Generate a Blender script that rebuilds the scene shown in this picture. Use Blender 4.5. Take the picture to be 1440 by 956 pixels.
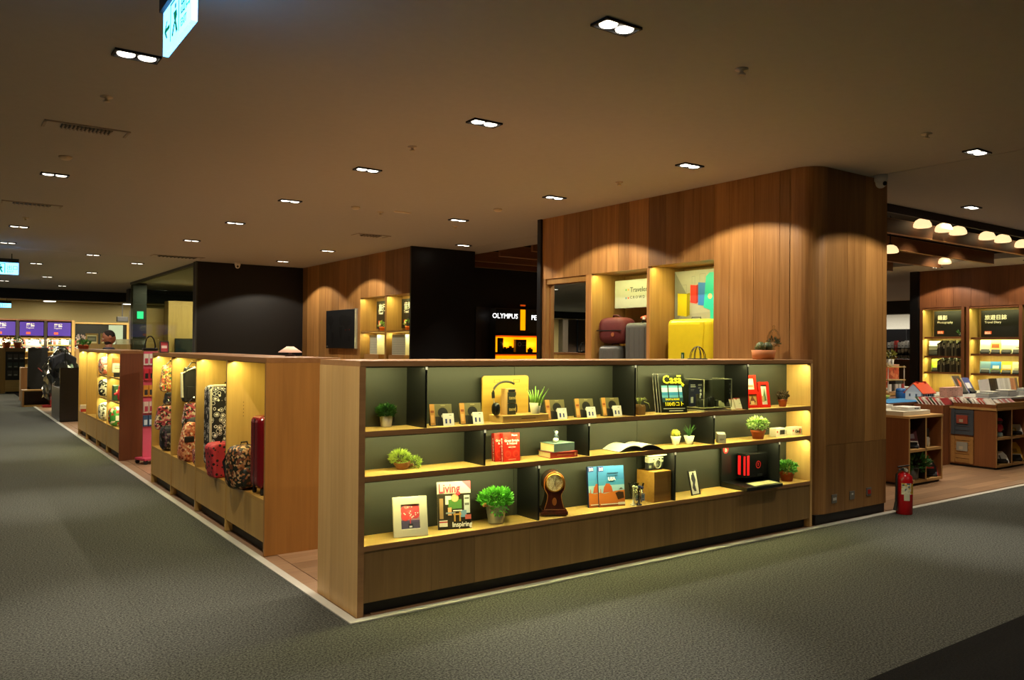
import bpy, bmesh, math, random
from mathutils import Vector, Matrix
R = random.Random(7)
for _o in list(bpy.data.objects): bpy.data.objects.remove(_o)
SC = bpy.context.scene
COL = SC.collection
rad = math.radians

# ------------------------------------------------------------------ camera
YAW, PIT, ROL, FPX = rad(35.379275), rad(0.52538794), rad(0.51590636), 1133.96
CAM = Vector((-2.023, -4.3916, 1.6))
FW = Vector((math.sin(YAW)*math.cos(PIT), math.cos(YAW)*math.cos(PIT), math.sin(PIT)))
_r = Vector((math.cos(YAW), -math.sin(YAW), 0)); _u = _r.cross(FW)
RT = _r*math.cos(ROL) + _u*math.sin(ROL); UP = _u*math.cos(ROL) - _r*math.sin(ROL)
cd = bpy.data.cameras.new('camera'); cam = bpy.data.objects.new('camera', cd); COL.objects.link(cam)
cd.sensor_width = 36; cd.lens = FPX*36/1440; cd.clip_start = .05; cd.clip_end = 200
m = Matrix.Identity(4)
for i in range(3): m[i][0], m[i][1], m[i][2], m[i][3] = RT[i], UP[i], -FW[i], CAM[i]
cam.matrix_world = m
SC.camera = cam
def P(u, v, **k):
    """photo pixel -> point where its ray meets the plane x=, y= or z="""
    (ax, val), = k.items(); i = 'xyz'.index(ax)
    d = FW + RT*((u-720)/FPX) + UP*((478-v)/FPX)
    return CAM + d*((val-CAM[i])/d[i])
def S(p): return (Vector(p)-CAM).dot(FW)/FPX          # metres per photo pixel at p

# ------------------------------------------------------------------ world, exposure
w = bpy.data.worlds.new('world'); SC.world = w; w.use_nodes = True
w.node_tree.nodes['Background'].inputs[0].default_value = (.9, .75, .55, 1)
w.node_tree.nodes['Background'].inputs[1].default_value = .01
vs = SC.view_settings
SC.display_settings.display_device = 'sRGB'
vs.view_transform = 'Standard'; vs.look = 'None'; vs.gamma = 1; vs.use_curve_mapping = False
vs.exposure = 0.0

# light levels (watts)
E_POOL, E_WIDE, E_FAR = 150., 85., 160.
E_LED_F, E_LED_BAY, E_NICHE = 5.2, 7.2, 8.8
LED = (.97, .92, .36); WARM = (1.0, .86, .66); NEUT = (1.0, .92, .80)
ZC = 3.295      # ceiling height
WX = 4.46       # plane of the tall wood walls

def area(name, loc, sx, sy, power, col, rot=(0, 0, 0), spread=180):
    l = bpy.data.lights.new(name, 'AREA'); l.shape = 'RECTANGLE'; l.size = sx; l.size_y = sy
    l.energy = power; l.color = col; l.spread = rad(spread)
    o = bpy.data.objects.new(name, l); o.location = loc; o.rotation_euler = rot; COL.objects.link(o); return o
def spot(name, loc, power, col, deg, blend, rot=(0, 0, 0), r=.05):
    l = bpy.data.lights.new(name, 'SPOT'); l.energy = power; l.color = col; l.spot_size = rad(deg); l.spot_blend = blend
    l.shadow_soft_size = r
    o = bpy.data.objects.new(name, l); o.location = loc; o.rotation_euler = rot; COL.objects.link(o); return o

# ------------------------------------------------------------------ materials
def lin(h):
    h = h.lstrip('#'); o = []
    if len(h) == 3: h = h[0]*2+h[1]*2+h[2]*2
    for i in (0, 2, 4):
        c = int(h[i:i+2], 16)/255
        o.append(c/12.92 if c <= .04045 else ((c+.055)/1.055)**2.4)
    return (*o, 1)
_mats = {}
class NT:
    def __init__(s, name):
        s.m = bpy.data.materials.new(name); s.m.use_nodes = True; s.t = s.m.node_tree; s.n = s.t.nodes; s.b = s.n['Principled BSDF']
    def add(s, typ, **k):
        n = s.n.new(typ)
        for a, b in k.items():
            if isinstance(a, str) and a.startswith('i_'):
                key = a[2:]; key = int(key) if key.isdigit() else key.replace('_', ' ')
                n.inputs[key].default_value = b
            else: setattr(n, a, b)
        return n
    def link(s, a, b): s.t.links.new(a, b)
    def ramp(s, stops, inp, interp='LINEAR'):
        n = s.n.new('ShaderNodeValToRGB'); e = n.color_ramp.elements; n.color_ramp.interpolation = interp
        while len(e) < len(stops): e.new(.5)
        for el, (p, c) in zip(e, stops): el.position = p; el.color = lin(c)
        s.link(inp, n.inputs[0]); return n.outputs[0]
def C(h, rough=.5, metal=0, emit=0, spec=.5, var=.06):
    """plain paint/plastic/paper with a faint mottling"""
    key = (h, rough, metal, emit, spec, var)
    if key in _mats: return _mats[key]
    t = NT('paint_'+h.strip('#')); b = t.b
    c = lin(h)
    if var and not emit:
        no = t.add('ShaderNodeTexNoise', i_Scale=14.0, i_Detail=2.0)
        tc = t.add('ShaderNodeTexCoord'); t.link(tc.outputs['Object'], no.inputs['Vector'])
        mr = t.add('ShaderNodeMapRange', i_3=1-var, i_4=1+var); t.link(no.outputs[0], mr.inputs[0])
        mx = t.add('ShaderNodeMix', data_type='RGBA', blend_type='MULTIPLY'); mx.inputs[0].default_value = 1
        mx.inputs[6].default_value = c; t.link(mr.outputs[0], mx.inputs[7]); t.link(mx.outputs[2], b.inputs['Base Color'])
    else: b.inputs['Base Color'].default_value = c
    b.inputs['Roughness'].default_value = rough; b.inputs['Metallic'].default_value = metal
    b.inputs['Specular IOR Level'].default_value = spec
    if emit: b.inputs['Emission Color'].default_value = c; b.inputs['Emission Strength'].default_value = emit
    _mats[key] = t.m; return t.m
def wood(name, c1, c2, axis='z', rough=.45, tint=.22, fine=1.0):
    if name in _mats: return _mats[name]
    t = NT(name); b = t.b
    tc = t.add('ShaderNodeTexCoord'); oi = t.add('ShaderNodeObjectInfo')
    off = t.add('ShaderNodeVectorMath', operation='SCALE'); off.inputs[0].default_value = (37, 53, 71); t.link(oi.outputs['Random'], off.inputs['Scale'])
    ad = t.add('ShaderNodeVectorMath', operation='ADD'); t.link(tc.outputs['Object'], ad.inputs[0]); t.link(off.outputs[0], ad.inputs[1])
    mp = t.add('ShaderNodeMapping'); sc = {'x': (1.2, 26, 26), 'y': (26, 1.2, 26), 'z': (26, 26, 1.2)}[axis]
    mp.inputs['Scale'].default_value = tuple(q*fine for q in sc); t.link(ad.outputs[0], mp.inputs['Vector'])
    n1 = t.add('ShaderNodeTexNoise', i_Scale=1.0, i_Detail=4.0, i_Roughness=.6, i_Distortion=.6); t.link(mp.outputs[0], n1.inputs['Vector'])
    n2 = t.add('ShaderNodeTexNoise', i_Scale=.22, i_Detail=2.0); t.link(mp.outputs[0], n2.inputs['Vector'])
    mm = t.add('ShaderNodeMath', operation='MULTIPLY_ADD'); mm.inputs[1].default_value = .55
    m2 = t.add('ShaderNodeMath', operation='MULTIPLY'); m2.inputs[1].default_value = .45
    t.link(n2.outputs[0], m2.inputs[0]); t.link(n1.outputs[0], mm.inputs[0]); t.link(m2.outputs[0], mm.inputs[2])
    col = t.ramp([(.28, c1), (.72, c2)], mm.outputs[0])
    mr = t.add('ShaderNodeMapRange', i_3=1-tint, i_4=1+tint*.6); t.link(oi.outputs['Random'], mr.inputs[0])
    mx = t.add('ShaderNodeMix', data_type='RGBA', blend_type='MULTIPLY'); mx.inputs[0].default_value = 1
    t.link(col, mx.inputs[6]); t.link(mr.outputs[0], mx.inputs[7]); t.link(mx.outputs[2], b.inputs['Base Color'])
    b.inputs['Roughness'].default_value = rough
    bp = t.add('ShaderNodeBump'); bp.inputs['Strength'].default_value = .08; bp.inputs['Distance'].default_value = .004
    t.link(n1.outputs[0], bp.inputs['Height']); t.link(bp.outputs[0], b.inputs['Normal'])
    _mats[name] = t.m; return t.m
def pattern(name, stops, scale=18, feature='F1', rough=.55, out='Distance', stretch=(1, 1, 1), interp='CONSTANT'):
    """printed cloth / paper: voronoi cells pushed through a colour ramp"""
    if name in _mats: return _mats[name]
    t = NT(name); tc = t.add('ShaderNodeTexCoord'); mp = t.add('ShaderNodeMapping'); mp.inputs['Scale'].default_value = stretch
    t.link(tc.outputs['Object'], mp.inputs['Vector'])
    v = t.add('ShaderNodeTexVoronoi', feature=feature, i_Scale=float(scale)); t.link(mp.outputs[0], v.inputs['Vector'])
    src = v.outputs[out]
    if out == 'Color':
        sp = t.add('ShaderNodeSeparateColor'); t.link(src, sp.inputs[0]); src = sp.outputs[0]
    t.link(t.ramp(stops, src, interp), t.b.inputs['Base Color']); t.b.inputs['Roughness'].default_value = rough
    _mats[name] = t.m; return t.m
def glassy(name='clear_acrylic', tint='#f4f8f2', refl=.10, rough=.02, fres=.9):
    if name in _mats: return _mats[name]
    t = NT(name); t.n.remove(t.b)
    tr = t.add('ShaderNodeBsdfTransparent'); tr.inputs[0].default_value = lin(tint)
    gl = t.add('ShaderNodeBsdfGlossy'); gl.inputs['Roughness'].default_value = rough
    fr = t.add('ShaderNodeFresnel'); fr.inputs[0].default_value = 1.45
    ad = t.add('ShaderNodeMath', operation='MULTIPLY_ADD', use_clamp=True); ad.inputs[1].default_value = fres; ad.inputs[2].default_value = refl*.3
    t.link(fr.outputs[0], ad.inputs[0])
    mx = t.add('ShaderNodeMixShader'); t.link(ad.outputs[0], mx.inputs[0]); t.link(tr.outputs[0], mx.inputs[1]); t.link(gl.outputs[0], mx.inputs[2])
    t.link(mx.outputs[0], t.n['Material Output'].inputs[0]); _mats[name] = t.m; return t.m

# ------------------------------------------------------------------ mesh builder
class MB:
    def __init__(s): s.v = []; s.f = []; s.mi = []
    def _a(s, vs, fs, mi):
        k = len(s.v); s.v += [tuple(q) for q in vs]
        for f in fs: s.f.append(tuple(k+i for i in f)); s.mi.append(mi)
        return s
    def box(s, x0, x1, y0, y1, z0, z1, mi=0):
        return s._a([(x, y, z) for x in (x0, x1) for y in (y0, y1) for z in (z0, z1)],
                    [(0, 1, 3, 2), (4, 6, 7, 5), (0, 4, 5, 1), (2, 3, 7, 6), (0, 2, 6, 4), (1, 5, 7, 3)], mi)
    def cbox(s, c, d, mi=0): return s.box(c[0]-d[0]/2, c[0]+d[0]/2, c[1]-d[1]/2, c[1]+d[1]/2, c[2]-d[2]/2, c[2]+d[2]/2, mi)
    def prism(s, pts, ax, a0, a1, mi=0):
        n = len(pts)
        mk = {'x': lambda p, a: (a, p[0], p[1]), 'y': lambda p, a: (p[0], a, p[1]), 'z': lambda p, a: (p[0], p[1], a)}[ax]
        return s._a([mk(p, a0) for p in pts]+[mk(p, a1) for p in pts],
                    [tuple(range(n)), tuple(range(2*n-1, n-1, -1))]+[(i, (i+1) % n, n+(i+1) % n, n+i) for i in range(n)], mi)
    def lathe(s, prof, n=16, c=(0, 0, 0), mi=0, cap=True, a0=0, a1=2*math.pi):
        full = abs(a1-a0-2*math.pi) < 1e-6; k = n if full else n+1
        vs = [(c[0]+r*math.cos(a0+(a1-a0)*i/n), c[1]+r*math.sin(a0+(a1-a0)*i/n), c[2]+z) for r, z in prof for i in range(k)]
        fs = []
        for j in range(len(prof)-1):
            for i in range(n): fs.append((j*k+i, j*k+(i+1) % k, (j+1)*k+(i+1) % k, (j+1)*k+i))
        if cap and full:
            if prof[0][0] > 1e-4: fs.append(tuple(range(n))[::-1])
            if prof[-1][0] > 1e-4: fs.append(tuple((len(prof)-1)*k+i for i in range(n)))
        return s._a(vs, fs, mi)
    def cyl(s, p, q, r, n=10, mi=0, r2=None):
        return s.tube([p, q], r, n, mi, r2)
    def tube(s, pts, r, n=6, mi=0, r2=None, closed=False):
        pts = [Vector(p) for p in pts]; k = len(pts); vs = []
        for i, p in enumerate(pts):
            if closed: d = pts[(i+1) % k]-pts[i-1]
            else: d = pts[min(i+1, k-1)]-pts[max(i-1, 0)]
            d.normalize(); a = Vector((0, 0, 1)) if abs(d.z) < .9 else Vector((1, 0, 0))
            e = d.cross(a).normalized(); g = d.cross(e)
            rr = r if r2 is None else r+(r2-r)*i/(k-1)
            vs += [p+e*rr*math.cos(2*math.pi*j/n)+g*rr*math.sin(2*math.pi*j/n) for j in range(n)]
        fs = []
        for i in range(k if closed else k-1):
            for j in range(n): fs.append((i*n+j, i*n+(j+1) % n, ((i+1) % k)*n+(j+1) % n, ((i+1) % k)*n+j))
        if not closed: fs += [tuple(range(n))[::-1], tuple((k-1)*n+j for j in range(n))]
        return s._a(vs, fs, mi)
    def ell(s, c, d, nu=14, nv=9, e=1.0, mi=0):
        pw = lambda t: math.copysign(abs(t)**e, t)
        vs = []
        for j in range(nv+1):
            ph = -math.pi/2+math.pi*j/nv
            for i in range(nu):
                th = 2*math.pi*i/nu
                vs.append((c[0]+d[0]*pw(math.cos(ph))*pw(math.cos(th)), c[1]+d[1]*pw(math.cos(ph))*pw(math.sin(th)), c[2]+d[2]*pw(math.sin(ph))))
        fs = [(j*nu+i, j*nu+(i+1) % nu, (j+1)*nu+(i+1) % nu, (j+1)*nu+i) for j in range(nv) for i in range(nu)]
        return s._a(vs, fs, mi)
    def poly(s, pts, mi=0): return s._a(pts, [tuple(range(len(pts)))], mi)
    def rect(s, x0, x1, z0, z1, y, mi=0): return s._a([(x0, y, z0), (x1, y, z0), (x1, y, z1), (x0, y, z1)], [(0, 1, 2, 3)], mi)
    def mesh(s, name, mats, smooth=False):
        me = bpy.data.meshes.new(name); me.from_pydata(s.v, [], s.f)
        for q in (mats if isinstance(mats, (list, tuple)) else [mats]): me.materials.append(q)
        me.polygons.foreach_set('material_index', s.mi)
        bm = bmesh.new(); bm.from_mesh(me); bmesh.ops.remove_doubles(bm, verts=bm.verts, dist=1e-5)
        bmesh.ops.recalc_face_normals(bm, faces=bm.faces); bm.to_mesh(me); bm.free()
        if smooth: me.shade_smooth()
        return me
    def build(s, name, mats, parent=None, smooth=False, bev=0, loc=None, rot=None, seg=2):
        o = bpy.data.objects.new(name, s.mesh(name, mats, smooth)); COL.objects.link(o)
        if parent: o.parent = parent
        if loc is not None: o.location = loc
        if rot is not None: o.rotation_euler = rot
        if bev:
            md = o.modifiers.new('bevel', 'BEVEL'); md.width = bev; md.segments = seg; md.limit_method = 'ANGLE'; md.angle_limit = rad(40)
        return o
def inst(name, me, parent=None, loc=(0, 0, 0), rot=(0, 0, 0)):
    o = bpy.data.objects.new(name, me); COL.objects.link(o); o.parent = parent; o.location = loc; o.rotation_euler = rot; return o
def tag(o, label, cat=None, group=None, kind=None):
    o['label'] = label
    if cat: o['category'] = cat
    if group: o['group'] = group
    if kind: o['kind'] = kind
    return o
def thing(name, label, cat, loc, rz=0, tilt=0, group=None):
    """Empty at a thing's base: local x right, local -y is its front, z up. tilt < 0 leans back."""
    o = bpy.data.objects.new(name, None); COL.objects.link(o); o.empty_display_size = .05
    o.location = loc; o.rotation_euler = (rad(tilt), 0, rad(rz)); return tag(o, label, cat, group)
def struct(name, mb, mats, label=None, **k):
    o = mb.build(name, mats, **k); o['kind'] = 'structure'
    if label: o['label'] = label
    return o
def text(s, size, mat, parent, loc, rot=(math.pi/2, 0, 0), name='lettering', align='LEFT', ext=.0006, bold=0, sx=1.0):
    c = bpy.data.curves.new('t', 'FONT'); c.body = s; c.size = size; c.align_x = align; c.extrude = ext; c.offset = bold; c.resolution_u = 2
    t = bpy.data.objects.new('t', c); me = bpy.data.meshes.new_from_object(t); bpy.data.objects.remove(t); bpy.data.curves.remove(c)
    me.materials.clear(); me.materials.append(mat)
    o = inst(name, me, parent, loc, rot); o.scale = (sx, 1, 1); return o
def printed(parent, name, rects, y=-.001, base=0):
    """flat print on a front face: rects (x0, x1, z0, z1, colour) or polygons ([(x, z)...], colour), later ones on top"""
    mats = []; b = MB()
    for i, q in enumerate(rects):
        h = q[-1]; mt = h if not isinstance(h, str) else C(h, .45, var=.03)
        if mt not in mats: mats.append(mt)
        yy = y-.00035*i
        if len(q) == 5: b.rect(q[0], q[1], q[2], q[3], yy, mats.index(mt))
        else: b.poly([(x, yy, z) for x, z in q[0]], mats.index(mt))
    return b.build(name, mats, parent)
def disc(cx, cz, r, n=14): return [(cx+r*math.cos(2*math.pi*i/n), cz+r*math.sin(2*math.pi*i/n)) for i in range(n)]
def leaves(b, c, d, n, L, wd, up=.4, mi=0, shell=.55):
    """n bent leaf blades scattered through an ellipsoid c, d"""
    for _ in range(n):
        while True:
            p = Vector((R.uniform(-1, 1), R.uniform(-1, 1), R.uniform(-1, 1)))
            if shell < p.length < 1: break
        q = Vector((c[0]+p.x*d[0], c[1]+p.y*d[1], c[2]+p.z*d[2]))
        o = Vector((p.x, p.y, p.z*.6+up+R.uniform(-.3, .3))).normalized()
        t = o.cross(Vector((R.uniform(-1, 1), R.uniform(-1, 1), R.uniform(-1, 1)))).normalized(); nn = o.cross(t)
        l = L*R.uniform(.7, 1.2); ww = wd*R.uniform(.7, 1.2)
        b._a([q, q+o*l*.5+t*ww/2+nn*l*.08, q+o*l-nn*l*.12, q+o*l*.5-t*ww/2+nn*l*.08], [(0, 1, 2), (0, 2, 3)], mi)
    return b

# shared materials
NTH = ['first', 'second', 'third', 'fourth', 'fifth', 'sixth', 'seventh', 'eighth', 'ninth', 'tenth', 'eleventh', 'twelfth', 'thirteenth', 'fourteenth', 'fifteenth', 'sixteenth', 'seventeenth', 'eighteenth', 'nineteenth', 'twentieth', 'twenty-first', 'twenty-second', 'twenty-third', 'twenty-fourth', 'twenty-fifth', 'twenty-sixth', 'twenty-seventh', 'twenty-eighth', 'twenty-ninth', 'thirtieth']
OAK = wood('oak_veneer', '#7d5229', '#a9743f', 'z'); OAKX = wood('oak_veneer_x', '#8a6636', '#b58a50', 'x'); OAKY = wood('oak_veneer_y', '#8a6636', '#b58a50', 'y')
EDGE = wood('oak_edge', '#946a42', '#b28656', 'x', tint=.05); EDGEY = wood('oak_edge_y', '#7a5026', '#96683a', 'y', tint=.05)
PALE = wood('pale_oak', '#c0965a', '#dcb676', 'z', tint=.08)
PALEX = wood('pale_oak_x', '#b4924e', '#d4b26c', 'x', tint=.08)
DARKOAK = wood('dark_oak', '#663c22', '#8a5632', 'z')
SHAD = wood('brown_laminate', '#7d6038', '#a4814d', 'z', tint=.25)
BLACK = C('#141414', .55); SATIN = C('#101112', .35); STEEL = C('#c9c7ba', .4, .15); WHITE = C('#e8e6dc', .5); CHROME = C('#c8c8c8', .2, 1)
CLEAR = glassy()
GREEN = C('#3f7a2a', .5, var=.3); LGREEN = C('#7fae45', .5, var=.3); DGREEN = C('#2c5a22', .5, var=.3); TERRA = C('#a8512a', .7, var=.12); SOIL = C('#2a1d12', .95)
# ------------------------------------------------------------------ setting: floors
def carpet_mat(name, a, b_):
    t = NT(name); tc = t.add('ShaderNodeTexCoord')
    n = t.add('ShaderNodeTexNoise', i_Scale=85.0, i_Detail=4.0, i_Roughness=.8); t.link(tc.outputs['Object'], n.inputs['Vector'])
    t.link(t.ramp([(.41, a), (.6, b_)], n.outputs[0]), t.b.inputs['Base Color']); t.b.inputs['Roughness'].default_value = .95
    t.b.inputs['Specular IOR Level'].default_value = .1
    bp = t.add('ShaderNodeBump'); bp.inputs['Strength'].default_value = .5; bp.inputs['Distance'].default_value = .006
    t.link(n.outputs[0], bp.inputs['Height']); t.link(bp.outputs[0], t.b.inputs['Normal']); return t.m
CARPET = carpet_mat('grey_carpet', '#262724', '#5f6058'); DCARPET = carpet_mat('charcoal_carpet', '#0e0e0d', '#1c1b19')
TX = -.078   # outer edge of the metal carpet strip
struct('floor', MB().box(-19, TX, -2.19, 42, -.05, 0).box(TX, 30, -2.19, TX, -.05, 0), CARPET, 'grey speckled carpet of the aisle')
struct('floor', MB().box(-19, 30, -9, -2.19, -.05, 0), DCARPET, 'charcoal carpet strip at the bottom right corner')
WF = struct('floor', MB().box(-.02, 30, -.02, 20, -.05, -.004), wood('floor_plank_base', '#7d5f44', '#9a7a5a', 'x', rough=.5, tint=.05), 'brown wood plank floor inside the shop')
PLK = [wood('floor_plank', '#7a5b40', '#a07e5c', 'x', rough=.4, tint=.25)]
plank_me = MB().box(-.6, .598, -.074, .074, -.006, .0).mesh('plank', PLK)
n_pl = 0
for (x0, x1, y0, y1) in ((.1, 1.3, .02, 1.72), (.1, 1.3, 5.6, 7.8), (5.75, 11.5, .02, 3.3), (.1, 1.3, 12, 14.6)):
    y = y0+.075; row = 0
    while y < y1:
        x = x0+.6-(.4 if row % 3 == 1 else .2 if row % 3 == 2 else 0)*(x1-x0 > 2)
        while x-.6 < x1 and n_pl < 290:
            inst('plank', plank_me, WF, (x, y, .001)); n_pl += 1; x += 1.2
        y += .15; row += 1
# metal strip between carpet and wood, mitred at the corner
struct('trim_1', MB().prism([(TX, TX), (-.02, -.02), (-.02, 20), (TX, 20)], 'z', -.004, .007), STEEL, 'metal edge strip along the left side of the shop')
struct('trim_2', MB().prism([(TX, TX), (30, TX), (30, -.02), (-.02, -.02)], 'z', -.004, .007), STEEL, 'metal edge strip along the front of the shop')

# ------------------------------------------------------------------ ceiling with the slatted bay
CEIL = C('#bcbab2', .9, var=.04, spec=.2); PLEN = C('#1a1613', .9)
SX0, SX1, SY0, SY1 = 5.95, 13.7, .66, 9.9
CE = struct('ceiling', MB().box(-19, 5.35, -9, 12.55, ZC, ZC+.1).box(5.365, 30, -9, SY0, ZC, ZC+.1).box(5.365, SX0, SY0, 12.55, ZC, ZC+.1)
            .box(SX1, 30, SY0, 12.55, ZC, ZC+.1).box(SX0, SX1, SY1, 12.55, ZC, ZC+.1).box(-19, 30, 12.565, 25, ZC, ZC+.1), CEIL, 'dim painted plaster ceiling')
struct('ceiling', MB().box(SX0-.1, SX1+.1, SY0-.1, SY1+.1, 3.95, 4.0).box(SX0-.1, SX0, SY0, SY1, ZC+.1, 3.95).box(SX1, SX1+.1, SY0, SY1, ZC+.1, 3.95)
       .box(SX0, SX1, SY0-.1, SY0, ZC+.1, 3.95).box(SX0, SX1, SY1, SY1+.1, ZC+.1, 3.95), PLEN, 'dark recess above the timber slats')
struct('ceiling', MB().box(-19, 30, -9, 25, ZC+.72, ZC+.75), PLEN, 'slab above the plaster ceiling')
struct('trim_3', MB().box(SX0, SX1, SY0, SY0+.03, 3.2, ZC), C('#2b2622', .6), 'dark front fascia of the slatted ceiling')
BEAMW = wood('ceiling_beam', '#6a4226', '#8c5c36', 'x')
beam_me = MB().box(0, SX1-SX0-.15, -.03, .03, 3.2, 3.39).mesh('ceiling_beam', [BEAMW])
edge_me = MB().box(0, SX1-SX0-.15, -.032, .032, 3.192, 3.2).mesh('beam_edge', [wood('beam_edge', '#9a6a38', '#b98548', 'x')])
ord_ = ['nearest', 'second', 'third', 'fourth', 'fifth', 'sixth', 'seventh', 'eighth', 'ninth']
for i in range(9):
    o = inst('ceiling_beam', beam_me, None, (SX0+.01, 1.55+.95*i, 0)); tag(o, 'long brown timber beam under the ceiling recess, %s from the front' % ord_[i], 'beam', 'timber ceiling beams')
    inst('beam_edge', edge_me, o); inst('beam_edge', edge_me, o, (0, 0, .194))
# ------------------------------------------------------------------ wood wall with two lit niches and a mirror
WAL = wood('wall_plank', '#85592c', '#be8e52', 'z', tint=.4)
WALN = wood('wall_lining', '#86602f', '#a98246', 'z', tint=.05)
NB = 1.05
wc = MB().box(5.02, 5.66, .25, 4.06, 0, ZC)
for a, b in ((.25, 1.167), (2.08, 2.13), (3.07, 3.18), (3.985, 4.06)): wc.box(WX+.015, 5.02, a, b, 0, ZC)
for a, b, t in ((1.167, 2.08, 2.525), (2.13, 3.07, 2.505), (3.18, 3.985, 2.43)): wc.box(WX+.015, 5.02, a, b, t, ZC); wc.box(WX+.015, 5.02, a, b, 0, NB)
wc.box(4.545, 5.02, 3.18, 3.985, NB, 2.43)
WR = struct('wall_right', wc, WALN, 'tall oak plank wall with two lit niches and a mirror')
def planks(par, ys, z0, z1, name='panel', mat=WAL):
    for a, b in zip(ys, ys[1:]):
        MB().box(-.0075, .0075, -(b-a)/2+.002, (b-a)/2-.002, -(z1-z0)/2, (z1-z0)/2).build(name, mat, par, loc=(WX+.0075, (a+b)/2, (z0+z1)/2))
planks(WR, [.25, .37, .67, .97, 1.167], .1, ZC)
planks(WR, [1.167, 1.36, 1.58, 1.84, 2.105], 2.525, ZC); planks(WR, [2.105, 2.42, 2.60, 2.80, 3.07], 2.505, ZC); planks(WR, [3.07, 3.3, 3.62, 3.83, 4.06], 2.5, ZC)
planks(WR, [1.167, 1.62, 2.105, 2.6, 3.125, 3.6, 4.06], .1, NB)
for a, b in ((2.08, 2.13), (3.07, 3.18), (3.985, 4.06)): planks(WR, [a, b], NB, 2.5, 'stile')
struct('trim_4', MB().box(WX-.03, 5.68, 4.06, 4.135, 0, ZC), SATIN, 'black post closing the end of the oak wall')
# ------------------------------------------------------------------ rounded pillar at the front corner
pc = MB(); r_ = .2; cx, cy = WX+r_, r_
arc = [(cx+r_*math.cos(a), cy+r_*math.sin(a)) for a in [math.pi+math.pi/2*i/10 for i in range(11)]]
PR = struct('wall_pillar', MB().box(cx, 5.66, .015, .25, 0, ZC), WALN, 'oak pillar with a rounded corner at the right end of the shelf')
MB().prism(arc+[(cx, .26), (WX, .26)], 'z', .09, ZC).build('rounded_corner', WAL, PR, smooth=False)
for a, b in zip([cx, 4.985, 5.295, 5.60, 5.675], [4.985, 5.295, 5.60, 5.675]):
    MB().box(-(b-a)/2+.0015, (b-a)/2-.0015, 0, .016, -(ZC-.72)/2+.0015, (ZC-.72)/2).build('panel', WAL, PR, loc=((a+b)/2, 0, (ZC+.72)/2))
for a, b in zip([cx, 4.965, 5.28, 5.675], [4.965, 5.28, 5.675]):
    MB().box(-(b-a)/2+.0015, (b-a)/2-.0015, 0, .016, -.315, .3135).build('panel', WAL, PR, loc=((a+b)/2, 0, .405))
MB().box(5.66, 5.675, .016, 4.06, .09, ZC).build('panel', WAL, PR)
struct('baseboard_right', MB().box(WX+.06, 5.665, .012, .06, 0, .09).box(5.6, 5.665, .06, 4.0, 0, .09), BLACK, 'black plinth under the oak pillar')
# ------------------------------------------------------------------ second oak wall, farther back, with its black end
w2 = MB().box(4.79, 5.70, 7.70, 12.67, 0, ZC).box(WX+.015, 4.79, 9.70, 12.67, 0, ZC).box(WX+.015, 4.79, 8.63, 8.70, 0, ZC).box(WX+.015, 4.79, 7.70, 7.73, 0, ZC)
for a, b in ((7.73, 8.63), (8.70, 9.70)): w2.box(WX+.015, 4.79, a, b, 2.505, ZC).box(WX+.015, 4.79, a, b, 0, .9).box(WX+.02, 4.79, a, b, 1.85, 1.88)
W2 = struct('wall_back', w2, WALN, 'second oak wall with lit niches and a black map panel')
planks(W2, [7.70, 8.0, 8.33, 8.665, 9.0, 9.35, 9.70], 2.505, ZC); planks(W2, [9.70, 10.0, 10.35, 10.7, 11.05, 11.4, 11.75, 12.1, 12.4, 12.67], .1, ZC)
struct('wall_end', MB().box(WX-.02, 5.71, 7.655, 7.70, 0, ZC), SATIN, 'black panel closing the end of the second oak wall')
# ------------------------------------------------------------------ dark back wall, glass partition
BW = struct('wall_dark', MB().box(2.21, WX, 12.67, 12.9, 0, ZC), C('#070708', .6), 'plain black wall behind the left shelves')
MB().box(2.2, 2.23, 12.64, 12.67, 0, ZC).build('metal_edge', C('#4a4f4c', .4, .5), BW)
tg = struct('window_1', MB().box(2.28, 2.3, 12.9, 19.85, 0, ZC-.06), glassy('partition_glass', '#d3dbd0', .05, fres=.06), 'glass partition running back from the black wall')
MB().box(2.25, 2.33, 12.9, 19.85, ZC-.06, ZC).build('head_rail', C('#3a3a36', .5), tg)
struct('trim_5', MB().box(2.33, 2.68, 19.85, 20.2, 0, ZC), SATIN, 'dark square post at the end of the glass partition')
# far end beyond the dark soffit
CREAM = C('#cdbb86', .8, var=.03)
struct('beam_1', MB().box(-19, 9, 24.9, 25.3, 2.98, ZC), C('#1c1b1a', .7), 'dark soffit beam across the far end of the hall')
struct('ceiling', MB().box(-19, 9, 25.3, 33.5, 3.3, 3.4), C('#b5ac93', .85), 'bright ceiling of the far room')
struct('wall_far', MB().box(-19, 9, 33.2, 33.5, 0, 3.4), CREAM, 'cream wall of the far room')
struct('wall_left', MB().box(-19.2, -19, -9, 34, 0, 3.4), C('#6d665a', .9), 'far side wall of the hall')
struct('wall_rear', MB().box(-19, 30, -9.2, -9, 0, 3.4), C('#4d463d', .9), 'wall behind the viewer')
struct('wall_side', MB().box(30, 30.2, -9, 20, 0, 3.4), C('#b9b7a8', .8), 'pale far wall at the right')
struct('wall_side', MB().box(5.7, 30, 20, 20.2, 0, 3.4), C('#8a8472', .8), 'far wall behind the camera counter')
struct('wall_left', MB().box(-18.9, -13.75, 25.9, 26.3, 0, 2.98), C('#5b4a3c', .7), 'brown partition seen in the mirror')
struct('trim_6', MB().box(-14.36, -14.28, 25.86, 25.9, 0, 2.98), C('#8a98b8', .25, 1), 'steel strip on the brown partition')
BR = wood('far_wood', '#9b7a44', '#b8965a', 'z', tint=.05)
struct('wall_far', MB().box(2.7, 3.35, 20.3, 22.5, 0, 2.62), BR, 'light wood wall behind the glass partition')
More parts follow.
